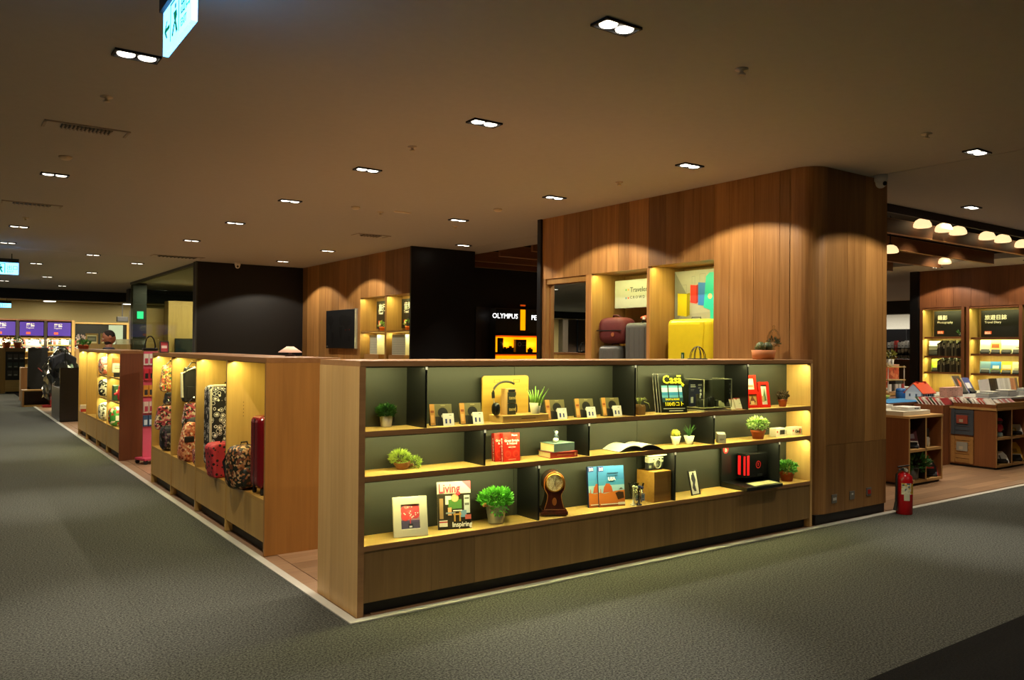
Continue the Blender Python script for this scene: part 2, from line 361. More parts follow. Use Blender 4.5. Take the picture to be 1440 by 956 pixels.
struct('wall_far', MB().box(3.2, 6.0, 19.6, 20.1, 0, 2.82), BR, 'light wood block behind the glass partition')
struct('beam_2', MB().box(2.7, 9, 22.6, 23.0, 2.9, ZC), C('#2a2c2c', .7), 'dark beam behind the glass partition')
# right: wall of bookcases, strip of wall beyond
struct('trim_7', MB().box(14.96, 15.5, 4.60, 4.78, 0, ZC), SATIN, 'black post beside the lit bookcases')
bk = struct('wall_bookcase', MB().box(15.03, 15.6, -3.0, 4.60, 2.51, ZC).box(15.5, 15.6, -3, 4.6, 0, 2.51), DARKOAK, 'dark oak wall above the lit bookcases')
for i in range(20):
    MB().box(-.008, .008, -.173, .173, -.39, .39).build('panel', DARKOAK, bk, loc=(15.022, 4.42-.35*i, 2.905))
struct('beam_3', MB().box(24.5, 24.9, 6, 20, 2.85, ZC), C('#2b2b2a', .7), 'dark soffit beam far at the right')
struct('wall_counter', MB().box(5.71, 13.6, 9.95, 10.1, 0, ZC), C('#151515', .5), 'black wall behind the camera counter')
MB().box(7.2, 9.05, 9.93, 9.95, 0, 2.45).build('grey_panel', wood('grey_stained', '#2c2824', '#46403a', 'z', tint=.05), bpy.data.objects['wall_counter'])
# ------------------------------------------------------------------ ceiling fittings
LAMPW = C('#fff4e0', .4, emit=5.0)
dl_frame = MB().box(-.125, .125, -.065, -.055, -.014, 0).box(-.125, .125, .055, .065, -.014, 0).box(-.125, -.115, -.055, .055, -.014, 0).box(.115, .125, -.055, .055, -.014, 0).box(-.115, .115, -.055, .055, -.003, 0).mesh('housing', [BLACK])
dl_lamp = MB().lathe([(.047, -.012), (.05, -.006), (.03, -.003)], 18).mesh('lamp', [LAMPW], True)
def downlight(x, y, label, group, pool=E_POOL, wide=0, col=NEUT, deg=42):
    o = thing('downlight', label, 'ceiling light', (x, y, ZC), group=group)
    inst('housing', dl_frame, o); inst('lamp', dl_lamp, o, (-.057, 0, 0)); inst('lamp', dl_lamp, o, (.057, 0, 0))
    if pool: spot('downlight_beam', (x, y, ZC-.025), pool, col, deg, 1.0).parent = None
    if wide: spot('downlight_spill', (x, y, ZC-.022), wide, WARM, 128, .15, r=.012)
od = ['first', 'second', 'third', 'fourth', 'fifth', 'sixth', 'seventh', 'eighth', 'ninth']
for i, y in enumerate((.738, 4.856, 9.3, 11.645)):
    downlight(-1.1, y, 'twin-lamp recessed downlight over the carpet aisle, %s from the near exit sign' % od[i], 'downlights over the carpet aisle', E_POOL*2.2, E_WIDE*2.2 if i < 3 else 0, deg=42 if i < 3 else 80)
for i, y in enumerate((.681, 2.715, 4.807, 6.95, 9.32)):
    downlight(1.305, y, 'twin-lamp recessed downlight in the middle ceiling row, %s from the front' % od[i], 'downlights of the middle row', E_POOL*1.5, E_WIDE*1.2 if i < 3 else E_WIDE*.5, deg=70)
for i, y in enumerate((.72, 2.727, 4.785, 7.0, 9.215, 11.516)):
    downlight(3.6 if y != 7 else 5.06, y, 'twin-lamp recessed downlight along the oak walls, %s from the front' % od[i], 'downlights along the oak walls', E_POOL*1.3, E_WIDE*1.3 if y != 7 else 0, deg=60)
downlight(.857, -1.259, 'large-looking twin-lamp downlight at the top centre of the ceiling', 'front downlights', E_POOL*2.3, E_WIDE*.6)
downlight(5.126, -1.106, 'twin-lamp downlight near the pillar camera at the right edge', 'front downlights', E_POOL*2.6, E_WIDE*1.2)
downlight(7.83, .197, 'small twin-lamp downlight above the fire extinguisher side of the ceiling', 'front downlights', E_POOL, E_WIDE*1.5)
for i, (x, y) in enumerate(((1.341, 13.945), (.346, 12.754), (-.368, 15.394), (.916, 17.061), (.2, 19.2), (-.6, 21.5), (.9, 22.6), (-3.4, 13.9), (-3.4, 18.5))):
    downlight(x, y, 'tiny far downlight beyond the ceiling seam, number %s going back' % od[i], 'far downlights', E_FAR, 110 if i in (1, 3, 4) else 0, deg=100)
for i, (x, y) in enumerate(((17.5, 7.0), (20, 8.6), (11.5, 11.2))):
    downlight(x, y, 'far small downlight above the right-hand hall, %s going back' % od[i], 'right-hand hall downlights', E_FAR, deg=100)
for i, y in enumerate((3.9, 2.2, .5)): downlight(14.35, y, 'added downlight brightening the bookcase wall, %s from the black post' % od[i], 'added downlights before the bookcases', 0, 70)  # added behind the beams to brighten the dark oak wall
# the same grid goes on outside the frame
for x, q in ((-3.4, 'outer'), (-1.3, 'inner')): downlight(x, -1.25, 'twin-lamp downlight left of the view in the front row, %s one' % q, 'downlights out of view', E_POOL, E_WIDE*.8)
for i, x in enumerate((-3.4, -1.1, 1.3, 3.6, 6.0)): downlight(x, -5.2, 'twin-lamp downlight behind the viewer, %s from the left' % od[i], 'downlights out of view', E_POOL*.8, E_WIDE*.6)
for x, q in ((-12.8, 'right'), (-16, 'left')): downlight(x, 23.3, 'added downlight brightening the brown partition seen in the mirror, %s one' % q, 'downlights out of view', 200, 150, deg=110)  # unseen pair off the grid, added to light the mirrored partition
for y, q in ((4.9, 'nearer'), (9.3, 'farther')): downlight(-5.8, y, 'twin-lamp downlight of the outer aisle row, %s one' % q, 'downlights out of view', E_POOL, E_WIDE*.5)
# glowing domes added for light pools among the beams; lamps above the tables
bowl = MB().lathe([(.0, -.03), (.1, -.03), (.12, -.02), (.115, .02), (.09, .065), (.05, .09), (0, .1)], 18).mesh('lens', [C('#ffd9a0', .4, emit=1.3)], True)
ring = MB().lathe([(.03, .09), (.03, .12), (0, .125)], 12).mesh('dome_cap', [BLACK], True)
rod = MB().cyl((0, 0, .1), (0, 0, .55), .01, 6).mesh('rod', [BLACK])
for i, (u, v) in enumerate(((1297, 317), (1327, 323), (1347, 327), (1388, 334), (1410, 338), (1438, 345), (1252, 353), (1328, 369))):
    p = P(u, v, y=1.43 if i < 6 else 2.4 if i == 6 else 3.35)
    o = thing('glow_dome', 'small warm dome standing for a light pool between the ceiling beams, %s from the pillar' % od[i], 'ceiling light', p, group='light-pool domes between the beams')
    inst('lens', bowl, o); inst('dome_cap', ring, o); inst('rod', rod, o)
for (x, y) in ((7.6, 1.1), (9.6, 1.1), (10.6, 2.0), (12.2, 2.0), (7.8, 3.0), (9.5, 5.0), (12.5, 4.0), (13.2, 1.1), (13.2, 3.0)):
    spot('table_lamp_beam', (x, y, 3.75), 170, WARM, 95, .8)
# smoke detectors, sprinklers, vents
CRM = C('#e0d4b8', .6)
det = MB().lathe([(.055, 0), (.055, -.012), (.035, -.03), (0, -.034)], 16).mesh('detector', [CRM], True)
spr = MB().lathe([(.04, 0), (.04, -.006), (.012, -.01), (.012, -.03), (.025, -.033), (0, -.036)], 12).mesh('sprinkler', [CRM], True)
for i, ((u, v), k) in enumerate((((1043, 97), 1), ((150, 136), 1), ((1303, 188), 1), ((580, 206), 1), ((92, 220), 0), ((535, 298), 1), ((871, 256), 1), ((700, 294), 0), ((500, 291), 0), ((36, 306), 1), ((640, 318), 1))):
    p = P(u, v, z=ZC); w_ = ['near the large front downlight', 'between the first aisle downlight and the air vent', 'at the upper right near the pillar', 'right of the middle row downlights', 'above the second aisle downlight', 'beside the rectangular speaker grille', 'above the mirror wall', 'left of the oak wall end', 'round, centre of the ceiling', 'far left by the aisle downlights', 'before the second oak wall'][i]
    tag(inst('sprinkler' if k else 'smoke_detector', spr if k else det, None, p), 'small cream ceiling %s %s' % ('sprinkler' if k else 'smoke detector', w_), 'sprinkler' if k else 'detector')
o = MB().box(-.11, .11, -.035, .035, -.008, 0).box(-.1, .1, -.026, .026, -.011, -.008).build('speaker_grille', CRM, None, loc=P(566, 298, z=ZC)); tag(o, 'cream rectangular grille in the middle of the ceiling', 'grille')
GRY = C('#a39a8a', .7)
def vent(loc, w_, d, n, label, dark=False):
    o = thing('air_vent', label, 'vent', loc)
    MB().box(-w_/2-.12, w_/2+.12, -d/2-.05, -d/2-.03, -.01, 0).box(-w_/2-.12, -w_/2-.1, -d/2, d/2+.05, -.006, 0).box(w_/2+.1, w_/2+.12, -d/2, d/2+.05, -.006, 0).build('frame', GRY, o)
    MB().box(-w_/2, w_/2, -d/2, d/2, -.004, 0).build('backing', BLACK, o)
    for i in range(n): MB().box(-.006, .006, -d/2, d/2, -.016, -.004).build('slat', GRY if not dark else C('#4a4234', .7), o, loc=(-w_/2+w_*(i+.5)/n, 0, 0))
vent(P(122, 181, z=ZC), .36, .13, 13, 'slatted air vent in the ceiling at the upper left')
vent(P(45, 287, z=ZC), .4, .13, 9, 'second slatted air vent farther along the aisle')
vent(P(250, 361, z=ZC), .7, .25, 10, 'dark wide vent before the black wall', True)
vent(P(522, 331, z=ZC), .3, .18, 6, 'grey square vent before the second oak wall')
# dome cameras
def dome(loc, label):
    o = thing('security_camera', label, 'camera', loc)
    MB().lathe([(.06, 0), (.06, -.05), (.045, -.075)], 16).build('mount', WHITE, o, True)
    MB().ell((0, 0, -.075), (.05, .05, .05)).build('ball', WHITE, o, True)
    MB().lathe([(.022, 0), (.02, .012), (0, .014)], 12).build('lens', BLACK, o, True, loc=(-.012, -.045, -.085), rot=(rad(100), 0, rad(-15)))
dome((5.385, -.1, ZC), 'white dome camera on the ceiling beside the oak pillar')
dome((2.96, 12.4, ZC), 'small white dome camera on the ceiling above the black wall')
# exit signs
EXW = C('#5fb4ff', .4, emit=5.5); EXG = C('#08a070', .4, emit=.55)
def exit_sign(loc, rz, L, H, label, light=0):
    o = thing('exit_sign', label, 'sign', loc, rz)
    MB().box(-L/2, L/2, -.012, .012, 0, H).build('panel', EXW, o)
    MB().box(-L/2-.004, L/2+.004, -.03, .03, H, H+.07).build('housing', BLACK, o)
    for sx in (-L*.3, L*.3): MB().cyl((sx, 0, H+.06), (sx, 0, H+.16), .008, 6).build('hanger', BLACK, o)
    a = L*.5
    def pr(pts): return [(x*a, H/2+z*H) for x, z in pts]
    arrow = pr([(-.9, .0), (-.74, .2), (-.66, .2), (-.76, .05), (-.5, .05), (-.5, -.05), (-.76, -.05), (-.66, -.2), (-.74, -.2)])
    man = [pr([(-.12, .33), (-.02, .33), (-.02, .22), (-.12, .22)]), pr([(-.22, .17), (.02, .17), (.06, .02), (-.04, -.08), (-.12, -.08)]), pr([(-.12, -.05), (-.02, -.05), (.1, -.33), (.0, -.36)]), pr([(-.15, -.05), (-.05, -.05), (-.22, -.35), (-.32, -.3)])]
    door = [pr([(-.42, .4), (-.37, .4), (-.37, -.4), (-.42, -.4)]), pr([(.17, .4), (.22, .4), (.22, -.4), (.17, -.4)]), pr([(-.42, .44), (.22, .44), (.22, .39), (-.42, .39)])]
    printed(o, 'pictogram', [(q, EXG) for q in [arrow]+man+door], -.0125)
    text('出口', H*.42, EXG, o, (a*.3, -.0135, H*.42)); text('EXIT', H*.24, EXG, o, (a*.32, -.0135, H*.14))
    if light: area('exit_sign_glow', Vector(loc)+Vector((-.02 if rz else 0, 0, H/2)), .05, L, light, (.35, .65, 1), (0, math.pi, 0), 170)
pa, pb = P(233, 80, z=2.94), P(284, 19, z=2.94); L_ = .52
exit_sign((pa.x, pa.y-L_/2, 2.94), -90, L_, .2, 'glowing blue-white exit sign hanging at the top left of the view', 0)
p = P(0, 385, y=12); exit_sign((p.x+.02, 12, p.z), 0, .5, .2, 'glowing exit sign cut by the left edge, middle of the aisle')
p = P(0, 432, y=21); exit_sign((p.x+.0, 21, p.z), 0, .5, .11, 'thin glowing exit sign far down the aisle at the left edge')
# ------------------------------------------------------------------ long front display shelf
FX1, FD, FH = 4.45, .61, 1.512
Z1, Z2, Z3 = 1.093, .825, .415       # shelf surfaces
BK = .255                            # front face of the dark back panel
F = thing('display_shelf', 'long oak display shelf unit with dark back panel facing the carpet', 'shelf', (0, 0, 0))
MB().box(.0, FX1, 0, FD, FH-.034, FH).build('top_board', EDGE, F, bev=.002)
for a, b in ((0, .2), (.2, .41), (.41, FD)): MB().box(-.003, .036, -(b-a)/2+.0005, (b-a)/2-.0005, -(FH-.034)/2, (FH-.034)/2).build('end_panel', PALE, F, loc=(0, (a+b)/2, (FH-.034)/2))
MB().box(-.0035, .0365, -.002, .0, .0, FH-.034).build('edge_band', EDGE, F)
MB().box(FX1-.03, FX1, 0, FD, 0, FH-.034).build('end_panel', PALE, F)
GBK = C('#2c2e28', .55, var=.05)
for a, b in ((.036, 1.3), (1.304, 2.5), (2.504, FX1-.03)): MB().box(a, b, BK, BK+.02, .1, FH-.034).build('back_panel', GBK, F)
for z in (Z1, Z2, Z3):
    s_ = MB().box(.036, FX1-.03, .004, BK, z-.03, z).build('shelf_board', PALEX, F)
    MB().box(.036, FX1-.03, 0, .004, z-.031, z).build('edge_band', EDGE, s_)
for z0, z1, xs in ((Z1, FH-.034, (.452, 2.243, 3.552)), (Z2, Z1-.03, (.893, 1.79, 3.131)), (Z3, Z2-.03, (1.34, 2.68, 3.985))):
    for x in xs:
        d = MB().box(x-.007, x+.007, .012, BK, z0, z1).build('divider', SATIN, F)
        MB().box(x-.006, x+.006, .006, .012, z1-.022, z1-.004).build('lamp_clip', C('#e8e0b0', .4, emit=.8), d)
bx_ = [.036, .5, .82, 1.26, 1.62, 1.99, 2.35, 2.7, 3.06, 3.4, 3.75, 4.1, FX1-.03]
for a, b in zip(bx_, bx_[1:]): MB().box(-(b-a)/2+.0008, (b-a)/2-.0008, .006, .03, -(Z3-.031-.078)/2, (Z3-.031-.078)/2).build('base_board', SHAD, F, loc=((a+b)/2, 0, (Z3-.031+.078)/2))
MB().box(.05, FX1-.05, .05, .07, 0, .09).build('plinth', BLACK, F)
MB().box(.036, FX1-.03, FD-.02, FD-.002, .08, FH-.034).build('rear_panel', OAKX, F)
for z, e in ((FH-.038, 1.15), (Z1-.034, .95), (Z2-.034, 1.1)):
    MB().box(.04, FX1-.034, .012, .03, z-.004, z+.004).build('led_rail', C('#8a866a', .5), F)
    area('shelf_led', (2.23, .034, z-.006), 4.34, .012, E_LED_F*e*4.6, LED, (rad(26), 0, 0))

def put(name, label, cat, u, v, z, rz=0, tilt=0, group=None):
    p = P(u, v, z=z); p.y = min(max(p.y, .03), .22) if z < 1.45 else p.y
    return thing(name, label, cat, p, rz, tilt, group), S(p)
def pot(o, r0, r1, h, mat, soil=True, n=18, rim=0):
    pr = [(r0*.96, 0), (r0, .003), (r1, h)] if not rim else [(r0, 0), (r1, h*.72), (r1*1.1, h*.73), (r1*1.12, h)]
    k = pr[-1][0]
    MB().lathe(pr+[(k*.9, h), (k*.86, h*.85)], n, cap=True).build('pot', mat, o, True)
    if soil: MB().lathe([(k*.86, h*.86), (0, h*.9)], n).build('soil', SOIL, o, True)
# -- top row -----------------------------------------------------------------------
o, s = put('potted_plant', 'small leafy plant in a cream pot at the left end of the top row', 'plant', 543, 600, Z1)
pot(o, .034, .042, .07, C('#d8cfb0', .5)); leaves(MB(), (0, 0, .098), (.052, .05, .034), 260, .03, .02).build('foliage', DGREEN, o)
for a in (.5, 1.2, 2.2): MB().box(.036, .044, -.02*a+.01, -.02*a+.013, .03, .066).build('drip_mark', BLACK, o)
ref = ['beside the cream pot at the left', 'left of the headphone board', 'just right of the headphone board', 'middle of the three right of the headphones', 'next to the paper-bag plant']
OL = C('#6b6444', .4); ORG = C('#c8803a', .4)
for i, (u, v) in enumerate(((618, 598), (662, 596), (787, 590), (827, 587.5), (865, 585.5))):
    o, s = put('disc_display', 'square album box with white price card, %s' % ref[i], 'album', u, v, Z1, -12, -16, 'album boxes on the top shelf')
    o.location.y = .09
    MB().box(-.075, .075, 0, .022, .004, .142).build('album_box', OL, o, bev=.001)
    printed(o, 'cover_print', [(-.075, -.042, .004, .142, '#b8823e'), (-.07, -.05, .02, .07, '#d8a060'), (-.07, -.047, .085, .1, '#8a4a20'), (-.042, .075, .004, .06, '#2c2820'), (disc(.012, .085, .034), '#1b1a16'),
        ([(-.03, .004), (-.02, .055), (.03, .06), (.045, .004)], '#14130f'), (disc(.012, .062, .012), '#c9c5b4'), (-.0, .03, .13, .134, '#a89e70')], -.0006)
    c = MB().box(.008, .082, -.009, -.005, -.002, .078).build('price_card', WHITE, o)
    printed(c, 'card_print', [(.022, .034, .012, .042, '#1d2f7a'), (.05, .06, .012, .04, '#23347e'), (.05, .066, .064, .067, '#555')], -.0095)
    MB().prism([(-.002, 0), (.07, -.02), (.024, .09)], 'x', -.07, .07).build('stand', BLACK, o)
# headphone board
o, s = put('headphone_display', 'tan wooden display board with headphones and two black cartons', 'display', 732, 593, Z1, 0)
o.location = (1.225, .13, Z1)
TAN = wood('display_maple', '#b08a3a', '#c9a24c', 'x', tint=.03)
MB().box(-.175, .215, -.095, .075, 0, .048).build('base_box', PALEX, o, bev=.003)
printed(o, 'base_lettering', [(-.02, .1, .022, .0265, '#5a4422')], -.0956)
rr = .02; bd = []
for cx_, cz_, a0 in ((.145, .31-rr, 0), (-.225+rr, .31-rr, 90)): bd += [(cx_+rr*math.cos(rad(a0+18*k)), cz_+rr*math.sin(rad(a0+18*k))) for k in range(6)]
MB().prism([(.165, .0), *bd, (-.225, .0)], 'y', .078, .09).build('back_board', TAN, o)
for x0 in (-.13, .035):
    MB().box(x0, x0+.05, .0765, .078, .262, .264).box(x0, x0+.05, .0765, .078, .282, .284).box(x0, x0+.002, .0765, .078, .262, .284).box(x0+.048, x0+.05, .0765, .078, .262, .284).build('outline_mark', C('#5a4a20'), o)
MB().box(-.105, -.025, -.04, .03, .048, .225).build('carton', PALE, o)
for z in (.05, .128):
    q = MB().box(-.098, -.032, -.046, -.04, z, z+.074).build('carton_front', C('#37392e', .4), o)
    text('tend', .034, C('#c9b36a'), q, (-.09, -.0465, z+.026), sx=.95, bold=.0008)
MB().box(-.092, -.038, -.045, -.04, .204, .22).build('window', BLACK, o)
hb = [(-.165+.105*math.cos(a)+.06, -.03, .2+.075*math.sin(a)) for a in [rad(180-10*k) for k in range(14)]]
hp = MB().tube(hb, .0075, 8).build('headband', C('#23241f', .5), o, True)
MB().cyl((-.21, -.03, .205), (-.208, -.03, .165), .011, 10).build('slider', C('#1a1a18'), o); MB().cyl((-.21, -.03, .17), (-.198, -.03, .13), .003, 6).build('wire_arm', STEEL, o)
MB().ell((-.186, -.03, .092), (.026, .033, .044), e=.8).build('ear_cup', C('#111', .35), o, True)
MB().ell((-.012, -.01, .09), (.01, .02, .034), e=.7).build('ear_cup', C('#111', .35), o, True); MB().cyl((-.012, -.012, .175), (-.012, -.012, .12), .003, 6).build('wire_arm', BLACK, o)
o, s = put('succulent', 'upright green succulent in a ribbed white pot on the headphone board', 'plant', 744, 583, Z1+.048)
o.location = (1.352, .075, Z1+.048)
pot(o, .03, .042, .078, C('#cfc9a8', .4))
b = MB()
for i in range(9):
    a = i*2.4; q = .012+.014*(i % 3); h = .1+.045*R.random()
    b.tube([(q*math.cos(a), q*math.sin(a), .06), (q*1.4*math.cos(a), q*1.4*math.sin(a), .06+h*.5), (q*2.3*math.cos(a), q*2.3*math.sin(a), .06+h)], .0095, 7, r2=.002)
b.build('leaf_cluster', LGREEN, o, True)
# paper bag plant, magazine, acrylic box
o, s = put('bag_plant', 'trailing pale plant in a brown paper bag beside the magazine', 'plant', 899, 583, Z1)
MB().prism([(-.038, 0), (.038, 0), (.043, .055), (.03, .08), (.008, .07), (-.02, .085), (-.04, .06)], 'y', -.03, .03).build('paper_bag', C('#8a6a38', .8, var=.2), o, bev=.006)
b = MB()
for i in range(26):
    a = R.uniform(0, 6.28); l = R.uniform(.05, .1); q = (math.cos(a), math.sin(a))
    pts = [(q[0]*l*t*.8, q[1]*l*t*.6, .065+.09*t*(1.25-t)*2*R.uniform(.8, 1)) for t in (0, .35, .7, 1)]
    for k in range(3):
        w0, w1 = .007*(1-k/3.5), .007*(1-(k+1)/3.2); p0, p1 = pts[k], pts[k+1]
        b._a([(p0[0]-q[1]*w0, p0[1]+q[0]*w0, p0[2]), (p0[0]+q[1]*w0, p0[1]-q[0]*w0, p0[2]), (p1[0]+q[1]*w1, p1[1]-q[0]*w1, p1[2]), (p1[0]-q[1]*w1, p1[1]+q[0]*w1, p1[2])], [(0, 1, 2, 3)], 0)
b.tube([(.03, -.02, .1), (.07, -.03, .085), (.085, -.03, .045)], .004, 5, r2=.001)
b.build('foliage', C('#a9b765', .5, var=.3), o)
for j in range(3):
    o, s = put('magazine', ['black home magazine with yellow script title, front of three copies', 'second copy of the yellow-titled magazine, leaning behind the front one', 'rearmost copy of the yellow-titled magazine'][j], 'magazine', 941, 579.5, Z1, -14, -11, 'yellow-titled magazines')
    o.location.x += -.0-.014*j; o.location.y = .085+.016*j
    MB().box(-.118, .118, 0, .012, .003, .312).build('pages', WHITE, o)
    MB().box(-.119, .119, -.0012, 0, .002, .313).build('cover', C('#12160f', .3), o)
    if j == 0:
        printed(o, 'cover_print', [(-.1, .09, .11, .22, '#5f9db8'), (-.1, .09, .165, .2, '#b9d7dc'), (-.1, .09, .14, .165, '#2f7fb0'), (-.1, .09, .085, .12, '#274a58'), (-.118, .118, .218, .224, '#1d2a2a'), (-.045, -.035, .08, .23, '#10181a'), (.05, .06, .08, .23, '#10181a'),
            (.05, .09, .29, .3, '#e8d83a'), (-.1, .1, .03, .036, '#b8b8a8'), (-.05, .08, .012, .018, '#c9c9b9')], -.0015)
        Y = C('#f0e62a', .4)
        text('Casa', .092, Y, o, (-.086, -.006, .235), bold=.0012); text('+', .05, Y, o, (.085, -.006, .205), bold=.002); text('100のコト', .04, Y, o, (-.085, -.006, .055), bold=.0006); text('SHOP & HOME', .02, Y, o, (-.075, -.006, .1), bold=.0006)
        MB().box(-.121, -.118, 0, .013, .002, .312).build('spine', C('#8a8a80'), o)
o = thing('acrylic_case', 'clear acrylic case of small black speakers with a dark blue card', 'display case', (0, .125, Z1))
_xl, _xr = P(990, 577, y=.025).x, P(1028.5, 572, y=.025).x
W_, D_, H_ = _xr-_xl, .2, .26; o.location.x = (_xl+_xr)/2
MB().rect(-W_/2, W_/2, .03, H_, -D_/2).build('front_pane', CLEAR, o)
for x in (-W_/2, W_/2): MB().poly([(x, -D_/2, .03), (x, D_/2, .03), (x, D_/2, H_), (x, -D_/2, H_)]).build('side_pane', CLEAR, o)
MB().poly([(-W_/2, -D_/2, H_), (W_/2, -D_/2, H_), (W_/2, D_/2, H_), (-W_/2, D_/2, H_)]).build('top_pane', CLEAR, o)
e_ = MB()
for x in (-W_/2, W_/2):
    e_.box(x-.003, x+.003, -D_/2-.003, -D_/2+.003, .03, H_); e_.box(x-.003, x+.003, -D_/2, D_/2, H_-.003, H_+.003)
e_.box(-W_/2, W_/2, -D_/2-.003, -D_/2+.003, H_-.003, H_+.003).build('polished_edge', C('#a5a888', .25), o)
MB().box(-W_/2, W_/2, -D_/2, D_/2, 0, .012).box(-W_/2, W_/2, -D_/2, D_/2, .026, .03).build('base_plate', C('#b9b58e', .3), o)
c = MB().box(-W_/2+.012, .0, D_/2-.03, D_/2-.026, .03, H_-.01).build('backing_card', C('#23264a', .4), o)
printed(c, 'card_print', [(-.14, -.085, .205, .213, '#d8d8e0'), (-.14, -.08, .19, .2, '#e6e6ea'), (-.14, -.095, .17, .174, '#9a9aa8'), (-.14, -.1, .16, .163, '#9a9aa8'), (-.05, -.005, .2, .215, '#d8d8e0'), (-.05, -.02, .18, .186, '#d8d8e0'), (disc(-.02, .16, .012), '#e8e8e8'), (disc(-.02, .13, .012), '#e8e8e8'), (-.06, -.02, .09, .13, '#c8ccd2'), (-.14, -.11, .06, .11, '#cfd4d8')], D_/2-.0305)
for nm, x, y, r_0, h, m_ in (('speaker', -.095, -.02, .042, .07, C('#2c2e28', .5)), ('speaker', -.005, -.03, .03, .085, C('#15151a', .4)), ('speaker', .06, -.03, .02, .055, C('#2b2b2b', .3))):
    q = MB().lathe([(r_0*.95, .0), (r_0, .006), (r_0, h-.006), (r_0*.93, h)], 20).build(nm, m_, o, True, loc=(x, y, .03)); MB().lathe([(r_0*.85, h+.0004), (0, h+.0004)], 20).build('grille', BLACK, q)
MB().prism([(.08, .03), (.15, .03), (.135, .06), (.115, .065), (.1, .08), (.09, .06)], 'y', -.05, -.02).build('figure', C('#d8d6b8'), o, bev=.004)
MB().box(-.1, -.07, .03, .05, .03, .135).build('speaker', C('#3a3628', .4), o, bev=.004)
# cards, red frames, small plant
o, s = put('note_cards', 'white note card with red edge leaning in front of another', 'card', 1044, 575.5, Z1, -6, -20); o.location.y = .06
for dx, dy in ((-.03, .022), (0, 0)):
    q = MB().box(-.06+dx, .06+dx, dy, dy+.006, .002, .1).build('card', C('#efe9da', .5), o); MB().box(-.06+dx, .06+dx, dy-.0008, dy, .094, .1).build('red_edge', C('#c02a20'), q)
printed(o, 'card_print', [(-.01, .04, .05, .053, '#888'), ([(-.045, .1), (-.02, .1), (-.032, .08)], '#c02a20'), (-.06, .06, .002, .006, '#c02a20')], -.0012)
o, s = put('triple_picture_frame', 'glossy red photo frame holding three pictures, leaning back', 'frame', 1079, 574, Z1, -8, -9); o.location.y = .1
RED = C('#d2281c', .25)
def frame(o, x0, x1, z0, z1, bw, fm, pic, y=0, th=.014, rects=()):
    MB().box(x0, x0+bw, y-th, y, z0, z1).box(x1-bw, x1, y-th, y, z0, z1).box(x0+bw, x1-bw, y-th, y, z0, z0+bw).box(x0+bw, x1-bw, y-th, y, z1-bw, z1).build('frame', fm, o, bev=.0025)
    q = MB().box(x0+bw*.8, x1-bw*.8, y-.004, y-.001, z0+bw*.8, z1-bw*.8).build('picture', pic, o)
    if rects: printed(q, 'picture_print', list(rects), y-.0046)
frame(o, -.165, -.02, .135, .285, .026, RED, C('#e2dcc6'), rects=[(-.135, -.055, .18, .22, '#c98a78'), (-.13, -.05, .2, .235, '#e9e4da')])
frame(o, -.15, -.005, .0, .14, .024, RED, C('#c29a58'), rects=[([(-.12, .03), (-.08, .11), (-.04, .05)], '#6a3a20'), (-.1, -.06, .03, .06, '#e0c890')])
frame(o, -.005, .12, .0, .225, .026, RED, C('#ddd9c8'), rects=[([(.04, .05), (.07, .18), (.085, .06)], '#5b7a48'), (.03, .06, .05, .1, '#b8a070')])
MB().prism([(0, 0), (.07, 0), (.0, .18)], 'x', -.01, .02).build('stand', RED, o)
o, s = put('potted_plant', 'tiny dark red succulent in a terracotta pot at the right end of the top row', 'plant', 1100.5, 571.5, Z1)
pot(o, .03, .038, .065, TERRA, rim=1); leaves(MB(), (0, 0, .095), (.05, .04, .035), 140, .03, .016).build('foliage', C('#4a3a26', .5, var=.3), o)

# -- middle row ----------------------------------------------------------------------
o, s = put('moss_log', 'hollow driftwood piece planted with two pale green moss tufts', 'plant', 566, 659.5, Z2)
MB().lathe([(.012, 0), (.035, .004), (.05, .03), (.056, .05), (.048, .05), (.04, .03), (.01, .015)], 14).build('driftwood', wood('driftwood', '#4a2c14', '#8a5c30', 'x', rough=.9), o, rot=(0, rad(-8), .4), loc=(.0, 0, 0))
MB().ell((.03, .0, .022), (.05, .03, .02), e=1.2).build('root', wood('driftwood', '#4a2c14', '#8a5c30', 'x'), o, True)
leaves(MB(), (-.02, 0, .075), (.058, .045, .035), 420, .03, .004, .3).build('moss_tuft', C('#9fb84e', .6, var=.3), o); leaves(MB(), (.078, -.015, .036), (.034, .03, .034), 260, .025, .004, .2).build('moss_tuft', C('#93b048', .6, var=.3), o)
REDB = C('#c9281e', .4); WT = C('#f3efe6', .5)
